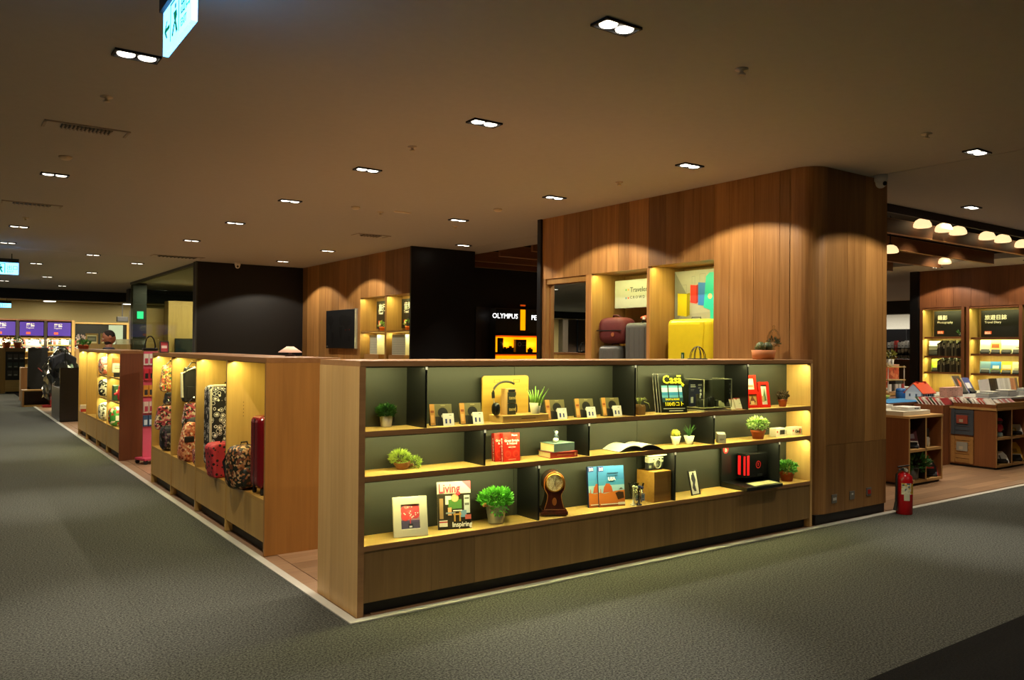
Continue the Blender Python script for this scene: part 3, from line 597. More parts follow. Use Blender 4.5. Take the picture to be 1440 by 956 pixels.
for j in range(2):
    o, s = put('guidebook', ['red guidebook with white title, standing in front with its spine showing', 'red guidebook half hidden at the left, beside the divider'][j], 'book', 704 if j == 0 else 689, 645.5, Z2, -4, -4, 'red guidebooks')
    o.location.y = .075+.045*j; o.location.x += .0 if j == 0 else .022
    MB().box(-.062, .062, .003, .037, 0, .19).build('pages', WT, o); MB().box(-.064, .064, 0, .003, 0, .192).build('cover', REDB, o); MB().box(-.067, -.063, 0, .04, 0, .192).build('spine', C('#b0201a', .4), o)
    printed(o, 'cover_print', [(disc(-.032, .05, .026), '#d43c2c'), (disc(.032, .05, .026), '#d43c2c'), (disc(-.032, .05, .016), '#c22a1e'), (disc(.032, .05, .016), '#c22a1e'), (disc(0, .105, .022), '#d8493a'), (-.03, .03, .014, .018, '#e9a090'), (disc(-.045, .155, .015), '#d43c2c'), (disc(.045, .155, .015), '#d43c2c')], -.0004)
    text('Great Britain', .022, WT, o, (0, -.004, .135), align='CENTER', bold=.0002); text('& Ireland', .022, WT, o, (0, -.004, .116), align='CENTER', bold=.0002); text('DISCOVER', .012, WT, o, (0, -.004, .094), align='CENTER'); text('Planet', .018, WT, o, (0, -.004, .172))
    text('Great Britain & Ireland', .018, WT, o, (-.0675, .012, .16), (0, math.pi/2, -math.pi/2+math.pi/2), 'spine_lettering')
def lying_book(label, loc, rz, w_, d, h, cov, spine=None):
    o = thing('hardback_book', label, 'book', loc, rz)
    MB().box(-w_/2, w_/2, -d/2, d/2, 0, .004).box(-w_/2, w_/2, -d/2, d/2, h-.004, h).box(-w_/2, w_/2, -d/2, -d/2+.004, 0, h).build('cover', cov, o, bev=.0015)
    MB().box(-w_/2+.005, w_/2-.006, -d/2+.004, d/2-.005, .004, h-.004).build('pages', C('#e6d49a', .7), o); return o
pr_ = P(787, 642, z=Z2)
o = lying_book('red hardback lying flat under the blue-grey book', (pr_.x+.0, .12, Z2), -4, .235, .16, .042, C('#a8322a', .5)); printed(o, 'spine_print', [(-.06, .07, .019, .023, '#d8a060'), (.09, .105, .01, .032, '#d8a060')], -.0806)
o = lying_book('thick blue-grey hardback lying on the red book', (pr_.x-.002, .125, Z2+.042), 5, .2, .15, .06, C('#6f8a86', .5))
o = thing('figurine', 'tiny white and blue figurine standing on the stacked books', 'figurine', (pr_.x-.035, .1, Z2+.102))
MB().ell((0, 0, .018), (.021, .018, .018)).build('base_ball', C('#dfe3da'), o, True); MB().ell((.002, 0, .047), (.014, .012, .018)).build('body', C('#3c4a60'), o, True)
MB().ell((.006, 0, .072), (.012, .012, .013)).build('head', C('#cfd6d0'), o, True); MB().tube([(.0, 0, .055), (-.015, -.004, .075), (-.022, -.004, .088)], .004, 6).tube([(.01, 0, .05), (.024, -.004, .035)], .004, 6).build('arms', C('#3c4a60'), o)
# open book
pb_ = P(900, 634, z=Z2); o = thing('open_book', 'large picture book lying open with black cover', 'book', (pb_.x+.02, .125, Z2), -6)
def leafcurve(sgn, k=0): return [(sgn*t*.205, .004+(.045-.004*k)*math.sin(math.pi*min(1, .14+t*.9))**.8*(1-.15*t)-(.002*k)) for t in [i/10 for i in range(11)]]
for sg in (-1, 1):
    c_ = leafcurve(sg); MB().prism(c_+[(sg*.205, .002), (0, .002)], 'y', -.105, .115).build('page_block', C('#efeadc', .6), o)
    MB().prism([(x*1.02, z*.86) for x, z in c_]+[(sg*.212, 0), (0, 0)], 'y', -.109, -.1051).build('cover_edge', C('#15140f', .5), o)
    MB().box(min(0, sg*.212), max(0, sg*.212), -.108, .118, 0, .002).build('cover', C('#15140f', .5), o)
q = MB(); q._a([(-.15, -.02, .0545), (-.06, -.02, .0475), (-.06, .08, .0475), (-.15, .08, .0545)], [(0, 1, 2, 3)], 0)
# small pots
o, s = put('potted_cactus', 'round yellow-topped cactus in a faceted white pot', 'plant', 950, 625, Z2); pot(o, .026, .044, .07, C('#e9e4cf', .4), n=9)
MB().ell((0, 0, .088), (.036, .036, .033), 20).build('cactus', pattern('cactus_yellow', [(0, '#d9c23a'), (.35, '#a9a63a'), (.6, '#6f8a34')], 70), o, True); leaves(MB(), (0, 0, .088), (.037, .037, .034), 220, .008, .0015, .1, shell=.9).build('spines', C('#e9dc6a'), o)
o, s = put('potted_aloe', 'small dark aloe in a faceted white pot beside the round cactus', 'plant', 969, 624.5, Z2); pot(o, .026, .044, .07, C('#e9e4cf', .4), n=9)
b = MB()
for i in range(14):
    a = i*2.4; h = .06+.02*(i % 3); q = .02+.035*(i % 4)/3; b.tube([(0, 0, .06), (q*.6*math.cos(a), q*.6*math.sin(a), .06+h*.6), (q*1.3*math.cos(a), q*1.3*math.sin(a), .06+h)], .006, 5, r2=.001)
b.build('leaf_cluster', DGREEN, o)
for j, (u, v) in enumerate(((1021, 620), (1027, 616))):
    o, s = put('small_box', ['small white paper box nearest the edge, by the right divider', 'small white paper box tucked behind its twin by the right divider'][j], 'box', u, v, Z2, -35, 0, 'pair of small white boxes')
    o.location.y = .055+.055*j; o.location.x = 3.27+.055*j
    MB().box(-.032, .032, -.03, .03, 0, .075 if j == 0 else .08).build('carton', C('#e4dfcc', .5), o, bev=.001); printed(o, 'label_print', [(-.02, .015, .03, .036, '#8a8a80'), (-.02, .005, .022, .025, '#b05a3a')], -.0305)
o, s = put('potted_plant', 'bushy variegated plant in a terracotta pot on the middle shelf', 'plant', 1059, 616, Z2); pot(o, .045, .058, .08, TERRA, rim=1)
o.location.y = .09; leaves(MB(), (0, 0, .125), (.085, .07, .05), 420, .034, .018).build('foliage', pattern('variegated', [(0, '#5f8a3a'), (.4, '#94b364'), (.65, '#c9d29a')], 40), o)
for j, (u, v, lb) in enumerate(((1081, 612, 'white printed box behind the terracotta pot on the middle shelf'), (1112, 611, 'white printed box with black word at the right end of the middle shelf'))):
    o, s = put('small_box', lb, 'box', u, v, Z2, 0, 0); o.location.y = .12; W_ = .15
    MB().box(-W_/2, W_/2, -.035, .035, 0, .075).build('carton', C('#e8e2d0', .5), o, bev=.001)
    printed(o, 'label_print', [(disc(-.055, .045, .01), '#d0552f'), (-.03, .045, .02, .055, '#d9d6c8'), (.03, .055, .015, .06, '#b8463a') if j else (-.02, .05, .02, .06, '#2a2a28'), (.062, .068, .02, .055, '#1c1c1c')], -.0355)
    if j: text('Class', .032, BLACK, o, (-.03, -.0385, .028), bold=.001)

# -- bottom row ----------------------------------------------------------------------
o, s = put('silver_picture_frame', 'silver photo frame with pink balloon picture on the lower shelf', 'frame', 574, 753, Z3, -14, -13); o.location.y = .075
frame(o, -.11, .11, 0, .245, .048, C('#cfc9b4', .3, .2), C('#5a4a6a'), th=.016, rects=[(-.062, .062, .1, .2, '#b98a98'), (-.062, .062, .045, .09, '#4a4460'), (disc(-.025, .16, .032), '#c9464a'), (disc(.03, .165, .032), '#d04a50'), (disc(.0, .135, .03), '#d8565a'), (disc(-.03, .125, .028), '#cf4448'), (disc(.035, .135, .026), '#c8404a'), (disc(-.02, .19, .02), '#e08a88'),
    *[(disc(R.uniform(-.05, .05), R.uniform(.115, .185), .004, 8), '#f2dcd4') for _ in range(14)], ([(-.004, .11), (.004, .11), (.002, .075), (-.002, .075)], '#c8404a'), (-.014, .016, .05, .078, '#22222e'), (-.008, .01, .055, .066, '#c9c9d0')])
MB().prism([(0, .03), (.085, .0), (.004, .17)], 'x', -.03, .03).build('stand', BLACK, o)
o, s = put('magazine', 'home magazine with pink title and kitchen picture on the lower shelf', 'magazine', 626, 739, Z3, -16, -9); o.location.y = .1
MB().box(-.112, .112, 0, .009, .002, .305).build('pages', WHITE, o); MB().box(-.113, .113, -.0012, 0, .001, .306).build('cover', C('#2f2a20', .3), o)
printed(o, 'cover_print', [(-.113, .113, .228, .306, '#bdb8aa'), ([(.055, .306), (.113, .306), (.113, .25)], '#d8586a'), (-.1, -.075, .07, .2, '#9a7a52'), (-.06, -.02, .16, .215, '#d2d0c4'), (-.04, .05, .13, .19, '#4f7a3c'), (disc(.005, .2, .025), '#d8a274'), (.065, .105, .1, .215, '#b4bab8'), (.07, .1, .15, .165, '#6a6a62'), (.07, .1, .19, .2, '#55554c'), (.04, .08, .075, .12, '#6f8fa8'), (-.045, -.02, .09, .14, '#d09a6a'), (-.01, .05, .115, .122, '#d8d4c8'), (-.005, .005, .05, .11, '#b58a48'), (.03, .04, .05, .11, '#b58a48'), (-.01, .045, .09, .1, '#b58a48'), (-.105, -.05, .02, .06, '#d4d0c0'), (-.105, -.05, .045, .053, '#b03030'), (.07, .11, .06, .09, '#b85a50'), (-.06, .0, .1, .11, '#7a8a94')], -.0015)
PK = C('#d02848', .5); text('Living', .082, PK, o, (-.107, -.0096, .236), bold=.001, sx=.78); text('Inspiring', .044, WT, o, (-.02, -.0096, .016), bold=.0008, sx=.9)
o, s = put('bucket_plant', 'bright green bushy plant in a ribbed tin bucket', 'plant', 700, 736, Z3); o.location.y = .11
pr = []
for i in range(9): pr += [(.052+.018*i/9+(.0016 if i % 2 else 0), .125*i/9)]
MB().lathe(pr+[(.074, .122), (.074, .127), (.066, .127), (.064, .11)], 24).build('bucket', C('#a9a898', .3, .7), o, True); MB().lathe([(.064, .11), (0, .115)], 20).build('soil', SOIL, o)
leaves(MB(), (0, 0, .17), (.12, .095, .06), 620, .03, .02, .3, shell=.35).build('foliage', C('#4fa028', .5, var=.35), o); leaves(MB(), (-.02, -.07, .115), (.06, .03, .05), 90, .022, .015, -.3).build('trailing_foliage', C('#4fa028', .5, var=.35), o)
for sx in (-1, 1): MB().cyl((sx*.085, -.02, .135), (sx*.115, -.02, .135), .013, 10).build('handle_grip', C('#b87a48', .6), o)
# mantel clock
o, s = put('mantel_clock', 'dark mahogany mantel clock with round white dial and waisted case', 'clock', 783, 722, Z3, -30); o.location = (1.555, .125, Z3)
MAH = wood('mahogany', '#2a100a', '#5a2412', 'z', rough=.25, tint=.02); INL = C('#b5742c', .3)
def half(z):      # half width of the case at height z
    if z < .1: return .052+.026*((.1-z)/.1)**1.6
    if z < .16: return .052+.026*(1-math.cos(math.pi*(z-.1)/.06))/2*1.0
    return math.sqrt(max(0, .078**2-(z-.19)**2)) if z > .19 else .078
zs = [.0, .015, .03, .05, .075, .1, .115, .13, .145, .16, .19]+[.19+.078*math.sin(rad(a)) for a in range(10, 91, 10)]
out = [(half(z), z+.045) for z in zs]; MB().prism(out+[(-x, z) for x, z in out[::-1]], 'y', -.07, .075).build('case', MAH, o, bev=.003)
il = [(half(z)*.93, z*.985+.046) for z in zs]; pts = il+[(-x, z) for x, z in il[::-1]]
MB().tube([(x, -.0705, z) for x, z in pts], .0022, 4, closed=True).build('inlay_line', INL, o)
MB().box(-.088, .088, -.082, .08, .034, .047).box(-.095, .095, -.088, .083, .012, .034).build('plinth', MAH, o, bev=.003)
for x in (-.08, .08):
    for y in (-.075, .07): MB().ell((x, y, .007), (.009, .009, .007), 10, 6).build('brass_foot', C('#b08a3a', .3, 1), o, True)
MB().lathe([(.066, 0), (.066, .008), (.058, .012), (.056, .006)], 28).build('bezel', C('#b07a2c', .25, .6), o, True, loc=(0, -.07, .235), rot=(math.pi/2, 0, 0)); dl = MB().lathe([(.057, .006), (0, .006)], 28).build('dial', C('#e6e2cc', .4), o, loc=(0, -.07, .235), rot=(math.pi/2, 0, 0))
tk = MB()
for i in range(12): a = rad(30*i); tk.poly([(math.cos(a+d)*r, math.sin(a+d)*r, .0068) for d, r in ((-.02, .046), (.02, .046), (.02, .052), (-.02, .052))])
tk.build('numerals', BLACK, dl); MB().box(-.0015, .0015, -.008, .034, .0075, .0085).build('clock_hand', BLACK, dl, rot=(0, 0, rad(-8))); MB().box(-.002, .002, -.026, .004, .0085, .0095).build('clock_hand', BLACK, dl, rot=(0, 0, rad(6)))
printed(o, 'shell_inlay', [([(.016*math.cos(rad(t)), .103+.028*math.sin(rad(t))) for t in range(0, 360, 24)], '#a0561e')], -.0712)
# travel guides
for j in range(2):
    o, s = put('travel_guide', ['blue-sky desert travel guide standing in front', 'copy of the desert travel guide half hidden behind the front one'][j], 'book', 844 if j == 0 else 834, 708, Z3, -12, -6, 'desert travel guides'); o.location.y = .1+.026*j; o.location.x += -.03*j
    MB().box(-.11, .11, .002, .02, 0, .3).build('pages', WT, o); MB().box(-.111, .111, 0, .002, 0, .302).build('cover', C('#3f84b8', .4), o); MB().box(-.113, -.11, 0, .021, 0, .302).build('spine', C('#1d2a5a', .4), o)
    printed(o, 'cover_print', [(-.111, .111, .2, .302, '#3a78b8'), (-.111, .111, .1, .16, '#8ab0c4'), ([(-.111, 0), (.111, 0), (.111, .12), (.03, .115), (-.06, .1), (-.111, .11)], '#b8682a'), ([(-.111, .0), (.111, 0), (.111, .03), (-.111, .02)], '#8a4a1e'), ([(-.075, .105), (-.065, .15), (-.055, .16), (-.05, .172), (-.015, .172), (-.01, .16), (.0, .15), (.01, .11)], '#a8502a'), ([(-.1, .1), (-.098, .135), (-.092, .135), (-.09, .1)], '#b0603a'), ([(.03, .1), (.06, .11), (.1, .105), (.105, .06), (.05, .05)], '#3a2414'), ([(.06, .125), (.1, .13), (.08, .137)], '#4a2a14'), (-.11, -.066, .265, .3, '#2a2a8a'), (-.035, .06, .245, .252, '#1d3a5a'), (.05, .11, .012, .03, '#d9d4c8'), (-.1, .05, .018, .024, '#e8e0d0')], -.0004)
    text('lonely', .014, WT, o, (-.105, -.0075, .284), bold=.0005); text('planet', .014, WT, o, (-.105, -.0075, .272), bold=.0005); text('DISCOVER', .02, C('#264a6a'), o, (-.04, -.0075, .228)); text('USA', .034, WT, o, (-.03, -.0075, .195), bold=.001)
# earphone tubes
for j, (u, v) in enumerate(((874, 706), (893, 708.5))):
    o, s = put('earphone_tube', ['clear tube display holding white earphones on a stand', 'clear tube display holding dark blue earphones on a stand'][j], 'display', u, v, Z3, 0, 0); o.location.y = .06-.02*j
    MB().lathe([(.026, .06), (.034, .15), (.042, .165), (.034, .165)], 18).build('tube', CLEAR, o, True)
    cm = C('#d8d2b8' if j == 0 else '#20222c', .4); MB().lathe([(.026, 0), (.024, .006), (.008, .014), (.007, .1), (.007, .14)], 14).build('stand', cm, o, True)
    MB().box(.012, .045, -.016, -.012, .03, .085).build('label_card', C('#dfe2e0'), o); printed(o, 'label_print', [(.016, .04, .05, .075, '#8ab0c0'), (.018, .036, .036, .042, '#333')], -.0166)
    MB().ell((-.008, -.012, .14), (.014, .012, .012), 10, 7).build('earphone', C('#d8d4c0' if j == 0 else '#2a2f78'), o, True); MB().ell((.02, -.012, .13), (.014, .012, .014), 10, 7).build('earphone', C('#d8d4c0' if j == 0 else '#2a2f78'), o, True); MB().tube([(.02, -.01, .13), (.03, -.012, .1), (.0, -.016, .06), (.015, -.016, .02)], .0025, 5).build('cable', C('#d8d4c0' if j == 0 else '#2a2f78'), o)
# wooden block with camera
p = P(916, 706, z=Z3); o = MB().box(0, .185, 0, .19, 0, .235).build('wooden_block', wood('block_oak', '#8a6228', '#b0863e', 'x', tint=.02), None, bev=.002, loc=(p.x, .035, Z3)); tag(o, 'pale wooden cube serving as a plinth for the camera', 'block')
o = thing('camera_case', 'clear case with a silver and black rangefinder camera on the wooden cube', 'camera', (p.x+.085, .12, Z3+.235), -4)
CW, CH = .088, .115
MB().poly([(-CW*.92, -.034, 0), (CW*.92, -.034, 0), (CW*1.04, -.034, CH), (-CW*1.04, -.034, CH)]).build('case_front', CLEAR, o); MB().poly([(-CW*.92, .052, 0), (CW*.92, .052, 0), (CW*1.04, .052, CH), (-CW*1.04, .052, CH)]).build('case_back', CLEAR, o); MB().box(-CW*1.08, CW*1.08, -.04, .058, CH, CH+.005).build('case_lid', C('#d9d7b8', .3), o)
cb = MB().box(-CW*.86, CW*.86, -.02, .025, .004, .06).build('camera_body', C('#1c1d20', .6), o, bev=.006); MB().box(-CW*.88, CW*.88, -.022, .026, .06, .104).build('top_plate', C('#a9a698', .4), o, bev=.006); MB().box(-CW*.8, -CW*.55, -.0215, -.02, .02, .04).build('grip_strap', C('#8a8878'), o)
MB().lathe([(.036, 0), (.036, .012), (.03, .016), (.03, .006)], 24).build('lens_mount', C('#8f8d82', .35), o, True, loc=(.01, -.02, .05), rot=(math.pi/2, 0, 0)); MB().lathe([(.03, .006), (0, .006)], 24).build('lens', C('#2a2d30', .25), o, loc=(.01, -.02, .05), rot=(math.pi/2, 0, 0))
for x in (.022, .055): MB().box(x, x+.018, -.0235, -.022, .078, .094).build('finder_window', BLACK, o)
MB().box(-.03, -.018, -.0235, -.022, .08, .09).build('finder_window', BLACK, o)
# easel frame
o, s = put('easel_frame', 'small black framed silhouette picture on a dark figure-shaped easel', 'frame', 974, 695, Z3, 8, -12); o.location.y = .09
frame(o, -.062, .062, .0, .2, .008, BLACK, C('#c9c8be'), th=.01, rects=[([(-.01, .03), (.02, .03), (.01, .08), (.03, .12), (.02, .16), (-.02, .165), (-.03, .13), (-.015, .1), (-.03, .06)], '#2a2c3a'), (disc(.005, .168, .013), '#22242e')])
es = MB().lathe([(.045, 0), (.043, .006), (.0, .008)], 20).build('easel_base', BLACK, o, True, loc=(.055, .05, .0)); MB().tube([(.055, .04, .006), (.06, .035, .04), (.07, .03, .07), (.04, .012, .06)], .007, 7).tube([(.07, .05, .006), (.072, .04, .04), (.07, .03, .07), (.075, .03, .1)], .006, 7).ell((.076, .03, .108), (.01, .01, .011), 10, 7).build('easel_figure', BLACK, o, True)
# black speaker stand
o = thing('speaker_display', 'black sales stand with a red-lit black speaker and round red logo', 'display', (3.7, .125, Z3), 0)
o.location.x = P(1062, 684, z=Z3).x-.02; W_ = .25
MB().prism([(-.17, 0), (.115, 0), (.115, .05), (.1, .05), (-.17, .03)], 'x', -W_, W_-.02).build('tray', C('#0f1011', .3), o, bev=.003)
MB().box(-W_, W_-.02, .1, .112, .05, .375).build('back_panel', C('#15181a', .35), o); bb = MB().lathe([(.036, 0), (.036, .003), (0, .003)], 24).build('logo_disc', C('#b0141a', .5), o, loc=(-W_+.05, .1, .32), rot=(math.pi/2, 0, 0))
text('b', .056, C('#b8b6ae'), o, (-W_+.036, .0955, .3), bold=.002)
sp_ = MB().box(-.085, .2, -.03, .075, .078, .285).build('speaker', C('#0b0b0c', .25), o, bev=.006)
MB().box(-.0852, -.083, -.02, .0, .1, .265).build('red_side', C('#d8141c', .4, emit=.5), sp_); MB().box(-.0852, -.083, .03, .06, .1, .265).build('red_side', C('#d8141c', .4, emit=.5), sp_); MB().box(-.075, -.045, -.0305, -.0295, .1, .27).build('red_strip', C('#d8141c', .4, emit=.4), sp_)
MB().lathe([(.033, 0), (.033, .002), (.026, .002), (.026, 0)], 28, cap=False).build('ring_mark', C('#8a1014', .4, emit=.25), sp_, loc=(.075, -.03, .185), rot=(math.pi/2, 0, 0)); MB().box(.069, .081, -.0315, -.03, .172, .2).build('logo_mark', C('#8a1014', .4, emit=.25), sp_)
MB().poly([(-.15, -.07, .06), (.2, -.07, .06), (.2, .06, .06), (-.15, .06, .06)]).build('acrylic_shelf', glassy('smoky_acrylic', '#a9a99c'), o)
MB()._a([(-.13, -.155, .036), (.19, -.155, .036), (.19, -.06, .044), (-.13, -.06, .044)], [(0, 1, 2, 3)], 0).build('price_card', C('#c9c79a', .4), o)
q_ = [(-.12+.033*i, -.1+.033*i, 0, 0, '#555') for i in range(0)]
MB().box(.06, .13, -.032, -.031, .085, .105).build('spec_label', C('#1a1a1a', .3), o)
o, s = put('potted_plant', 'fleshy green plant in a terracotta pot at the right end of the lower shelf', 'plant', 1106, 676, Z3); o.location.y = .12; pot(o, .048, .06, .085, TERRA, rim=1); leaves(MB(), (0, 0, .12), (.075, .065, .045), 220, .045, .03).build('foliage', C('#5c9a44', .5, var=.3), o)
# -- on top of the front shelf ---------------------------------------------------------
o, s = put('cactus_bowl', 'wide peach clay bowl of round cacti on top of the front shelf', 'plant', 1073.5, 508.5, FH); p = o.location; o.location = P(1073.5, 508, y=.2); o.location.z = FH
MB().lathe([(.085, 0), (.095, .004), (.108, .085), (.1, .085), (.097, .06)], 24).build('bowl', C('#b5703a', .7), o, True); MB().lathe([(.098, .065), (0, .07)], 20).build('soil', SOIL, o)
for x, y, r0, c1, c2 in ((-.055, -.01, .045, '#c9a07a', '#4d5a28'), (.018, -.03, .045, '#a98a34', '#39481f'), (.07, .0, .038, '#6a7a3a', '#26361a'), (.0, .05, .035, '#7f8a4a', '#2c3a1c')):
    MB().ell((x, y, .09+r0*.4), (r0, r0, r0*1.1), 16, 10).build('cactus', pattern('cactus'+c1, [(0, c1), (.25, c2)], 60, interp='LINEAR'), o, True); leaves(MB(), (x, y, .09+r0*.4), (r0*1.02, r0*1.02, r0*1.12), 160, .01, .0012, .1, shell=.92).build('spines', C(c1), o)
o = thing('glass_terrarium', 'small clear glass orb terrarium with dark leaves beside the cactus bowl', 'terrarium', (0, 0, 0)); p = P(1088, 488, y=.33); o.location = (p.x, .33, FH)
h0 = p.z-FH
MB().lathe([(.04, 0), (.04, .004), (.004, .008), (.004, h0+.005)], 16).build('stand', C('#8a6a3a', .4), o, True)
MB().lathe([(.004, h0), (.04, h0+.01), (.06, h0+.05), (.062, h0+.09), (.045, h0+.14), (.02, h0+.165), (.008, h0+.175), (.014, h0+.19), (.01, h0+.2), (0, h0+.205)], 24).build('orb', glassy('orb_glass', '#fbf8ee', .1, fres=.5), o, True)
leaves(MB(), (.0, 0, h0+.04), (.045, .045, .03), 60, .04, .016).build('plant', C('#4a5a3e', .5, var=.3), o); MB().ell((-.02, -.01, h0+.03), (.025, .025, .015), 10, 6).build('pebbles', C('#b9ad98'), o)
o = thing('wire_basket', 'black wire dome of four loops before the yellow suitcase', 'basket', (0, 0, FH)); p = P(981, 508, y=.4); o.location = (p.x, .4, FH)
for k, (a, r0) in enumerate(((0, .085), (0, .045), (60, .07), (120, .07))):
    MB().tube([(r0*math.cos(rad(t))*math.cos(rad(a)), r0*math.cos(rad(t))*math.sin(rad(a)), .11*math.sin(rad(t))) for t in range(0, 181, 12)], .0035, 5).build('wire_loop', BLACK, o)
MB().tube([(.085*math.cos(rad(t)), .085*math.sin(rad(t)), .003) for t in range(0, 360, 20)], .0035, 5, closed=True).build('wire_ring', BLACK, o)
# ------------------------------------------------------------------ left rows of bay shelves
UD, UH, UB = .6, 1.505, .42
HONEY = wood('honey_oak', '#8a5c26', '#a87434', 'z', tint=.06); HONEYY = wood('honey_oak_y', '#a07a3a', '#bb9448', 'y', tint=.06); HONEYP = wood('honey_panel', '#ad8544', '#c9a258', 'z', tint=.08)
def bay_unit(label, ys, dark_end, shelves=()):
    o = thing('bay_shelf', label, 'shelf', (0, ys[0], 0)); y0 = ys[0]
    MB().box(0, UD, 0, ys[-1]-y0, UH-.04, UH).build('top_board', EDGEY, o, bev=.002)
    for i, y in enumerate(ys):
        a = y-y0; t = (0, .03) if i == 0 else (-.03, 0) if i == len(ys)-1 else (-.013, .013)
        MB().box(0, UD, a+t[0], a+t[1], 0, UH-.04).build('end_panel' if i in (0, len(ys)-1) else 'divider', (dark_end if i == 0 else HONEYP), o)
    MB().box(UD-.03, UD-.01, .03, ys[-1]-y0-.03, .08, UH-.04).build('back_panel', HONEYP, o)
    for i, (a, b) in enumerate(zip(ys, ys[1:])):
        a, b = a-y0+.014, b-y0-.014
        MB().box(.004, UD-.03, a, b, UB-.03, UB).build('bay_floor', HONEYY, o)
        mid = (a+b)/2
        for c, d in ((a, mid), (mid, b)): MB().box(.004, .022, c+.001, d-.001, .1, UB-.03).build('base_board', HONEYP, o)
        MB().box(.06, .08, a, b, 0, .1).build('plinth', C('#3a352c', .7), o)
        for z in shelves[i] if i < len(shelves) else ():
            MB().box(.03, UD-.03, a, b, z-.025, z).build('shelf_board', HONEYY, o); area('bay_led', (.07, y0+mid, z-.03), .02, b-a-.02, E_LED_BAY*.6, LED, (0, rad(-10), 0))
        MB().box(.05, .07, a, b, UH-.047, UH-.04).build('led_rail', C('#8a866a', .5), o)
        area('bay_led', (.06, y0+mid, UH-.05), .02, b-a-.02, E_LED_BAY, LED, (0, rad(-10), 0))
    return o
BY = [1.67, 2.70, 3.71, 4.71, 5.68]; CY = [7.72, 8.76, 9.69, 10.77, 11.72]
B_ = bay_unit('oak bay shelf of patterned bags and suitcases along the aisle', BY, HONEY)
holes = MB()
for i in range(5): holes.box(.14, .146, BY[1]-BY[0]-.0145, BY[1]-BY[0]-.013, .98+.03*i, .986+.03*i)
holes.build('peg_holes', BLACK, B_)
C_ = bay_unit('oak bay shelf of wrapped gifts farther along the aisle', CY, wood('red_brown_end', '#5a2e14', '#7a4420', 'z', tint=.05), shelves=((.78, 1.12), (.78, 1.12)))
# bags ------------------------------------------------------------------------------
FLOR = pattern('dark_floral', [(0, '#1c2016'), (.3, '#6a3a22'), (.45, '#2a2a1c'), (.6, '#a86a3c'), (.72, '#20241a'), (.85, '#c9a070')], 52, out='Color')
PAIS = pattern('black_white_motif', [(0, '#e8e4d4'), (.28, '#141412'), (.42, '#e2dfd0'), (.5, '#121210')], 23)
DOTS = pattern('red_polka', [(0, '#1a1010'), (.3, '#b8303a'), (.9, '#c8404a')], 24); PINKF = pattern('pink_floral', [(0, '#b84a5a'), (.3, '#20201c'), (.5, '#d8a890'), (.65, '#8a2a3a'), (.8, '#e0d0b8')], 52, out='Color')
ORF = pattern('orange_floral', [(0, '#c8704a'), (.35, '#e0a878'), (.5, '#8a3a24'), (.7, '#d88a60'), (.85, '#f0d8b0')], 54, out='Color'); NAVY = pattern('navy_floral', [(0, '#14161e'), (.6, '#20222c'), (.8, '#5a3a4a'), (.9, '#8a8478')], 50, out='Color'); MULTI = pattern('multi_floral', [(0, '#c9a24a'), (.25, '#3a5a3a'), (.4, '#c8503a'), (.55, '#e8d8b0'), (.75, '#a8604a')], 60, out='Color')
MAROON = C('#6a1018', .2); BLK = C('#17171a', .5)
def suitcase(o, w_, d, h, mat, bev=.03, ribs=0, trim=BLK):
    MB().box(-w_/2, w_/2, -d/2, d/2, .045, h).build('shell', mat, o, bev=bev, seg=4)
    MB().box(-w_/2-.002, w_/2+.002, -.006, .006, .06, h-.02).build('zip_seam', trim, o, bev=.003)
    for x in (-w_/2+.04, w_/2-.04):
        for y in (-d/2+.03, d/2-.03): MB().cyl((x-.01, y, .022), (x+.01, y, .022), .022, 12).box(x-.012, x+.012, y-.015, y+.015, .02, .05).build('wheel', BLACK, o)
    MB().tube([(-.06, 0, h-.005), (-.055, 0, h+.022), (.055, 0, h+.022), (.06, 0, h-.005)], .007, 6).build('handle', trim, o)
    for k in range(ribs): x = -w_/2+w_*(k+1)/(ribs+1); MB().box(x-.006, x+.006, -d/2-.004, -d/2+.01, .1, h-.06).build('rib', mat, o, bev=.003)
def backpack(o, w_, d, h, mat, pocket=None, trim=BLK):
    MB().ell((0, 0, h/2), (w_/2, d/2, h/2), 20, 12, .45).build('body', mat, o, True); MB().ell((0, -d*.42, h*.3), (w_*.4, d*.22, h*.24), 18, 10, .5).build('front_pocket', pocket or mat, o, True)
    MB().tube([(w_*.42*math.cos(rad(t)), -d*.2, h*.5+h*.44*math.sin(rad(t))) for t in range(-10, 191, 15)], .005, 5).build('zip', trim, o)
    MB().tube([(-.04, .0, h*.97), (-.03, 0, h*1.06), (.03, 0, h*1.06), (.04, 0, h*.97)], .007, 6).build('grab_handle', trim, o)
    for sx in (-1, 1): MB().tube([(sx*w_*.25, d*.45, h*.9), (sx*w_*.3, d*.75, h*.6), (sx*w_*.3, d*.5, h*.12)], .012, 6).build('strap', trim, o)
def lx(u, y): return P(u, 600, y=y).x
def at(u, v, y, z=UB):      # a point above the bay floor, on the plane y
    p = P(u, v, y=y); return Vector((p.x, y, z))
# bay 4 (nearest)
o = thing('backpack', 'dark floral backpack lying in the nearest bay', 'bag', (lx(321, 2.3)+.13, 2.3, UB), 25); backpack(o, .26, .2, .36, FLOR)
o = thing('suitcase', 'glossy dark red suitcase at the right of the nearest bay', 'suitcase', (lx(355, 2.0)+.19, 2.0, UB), 4); suitcase(o, .36, .22, .62, MAROON, .05, 2)
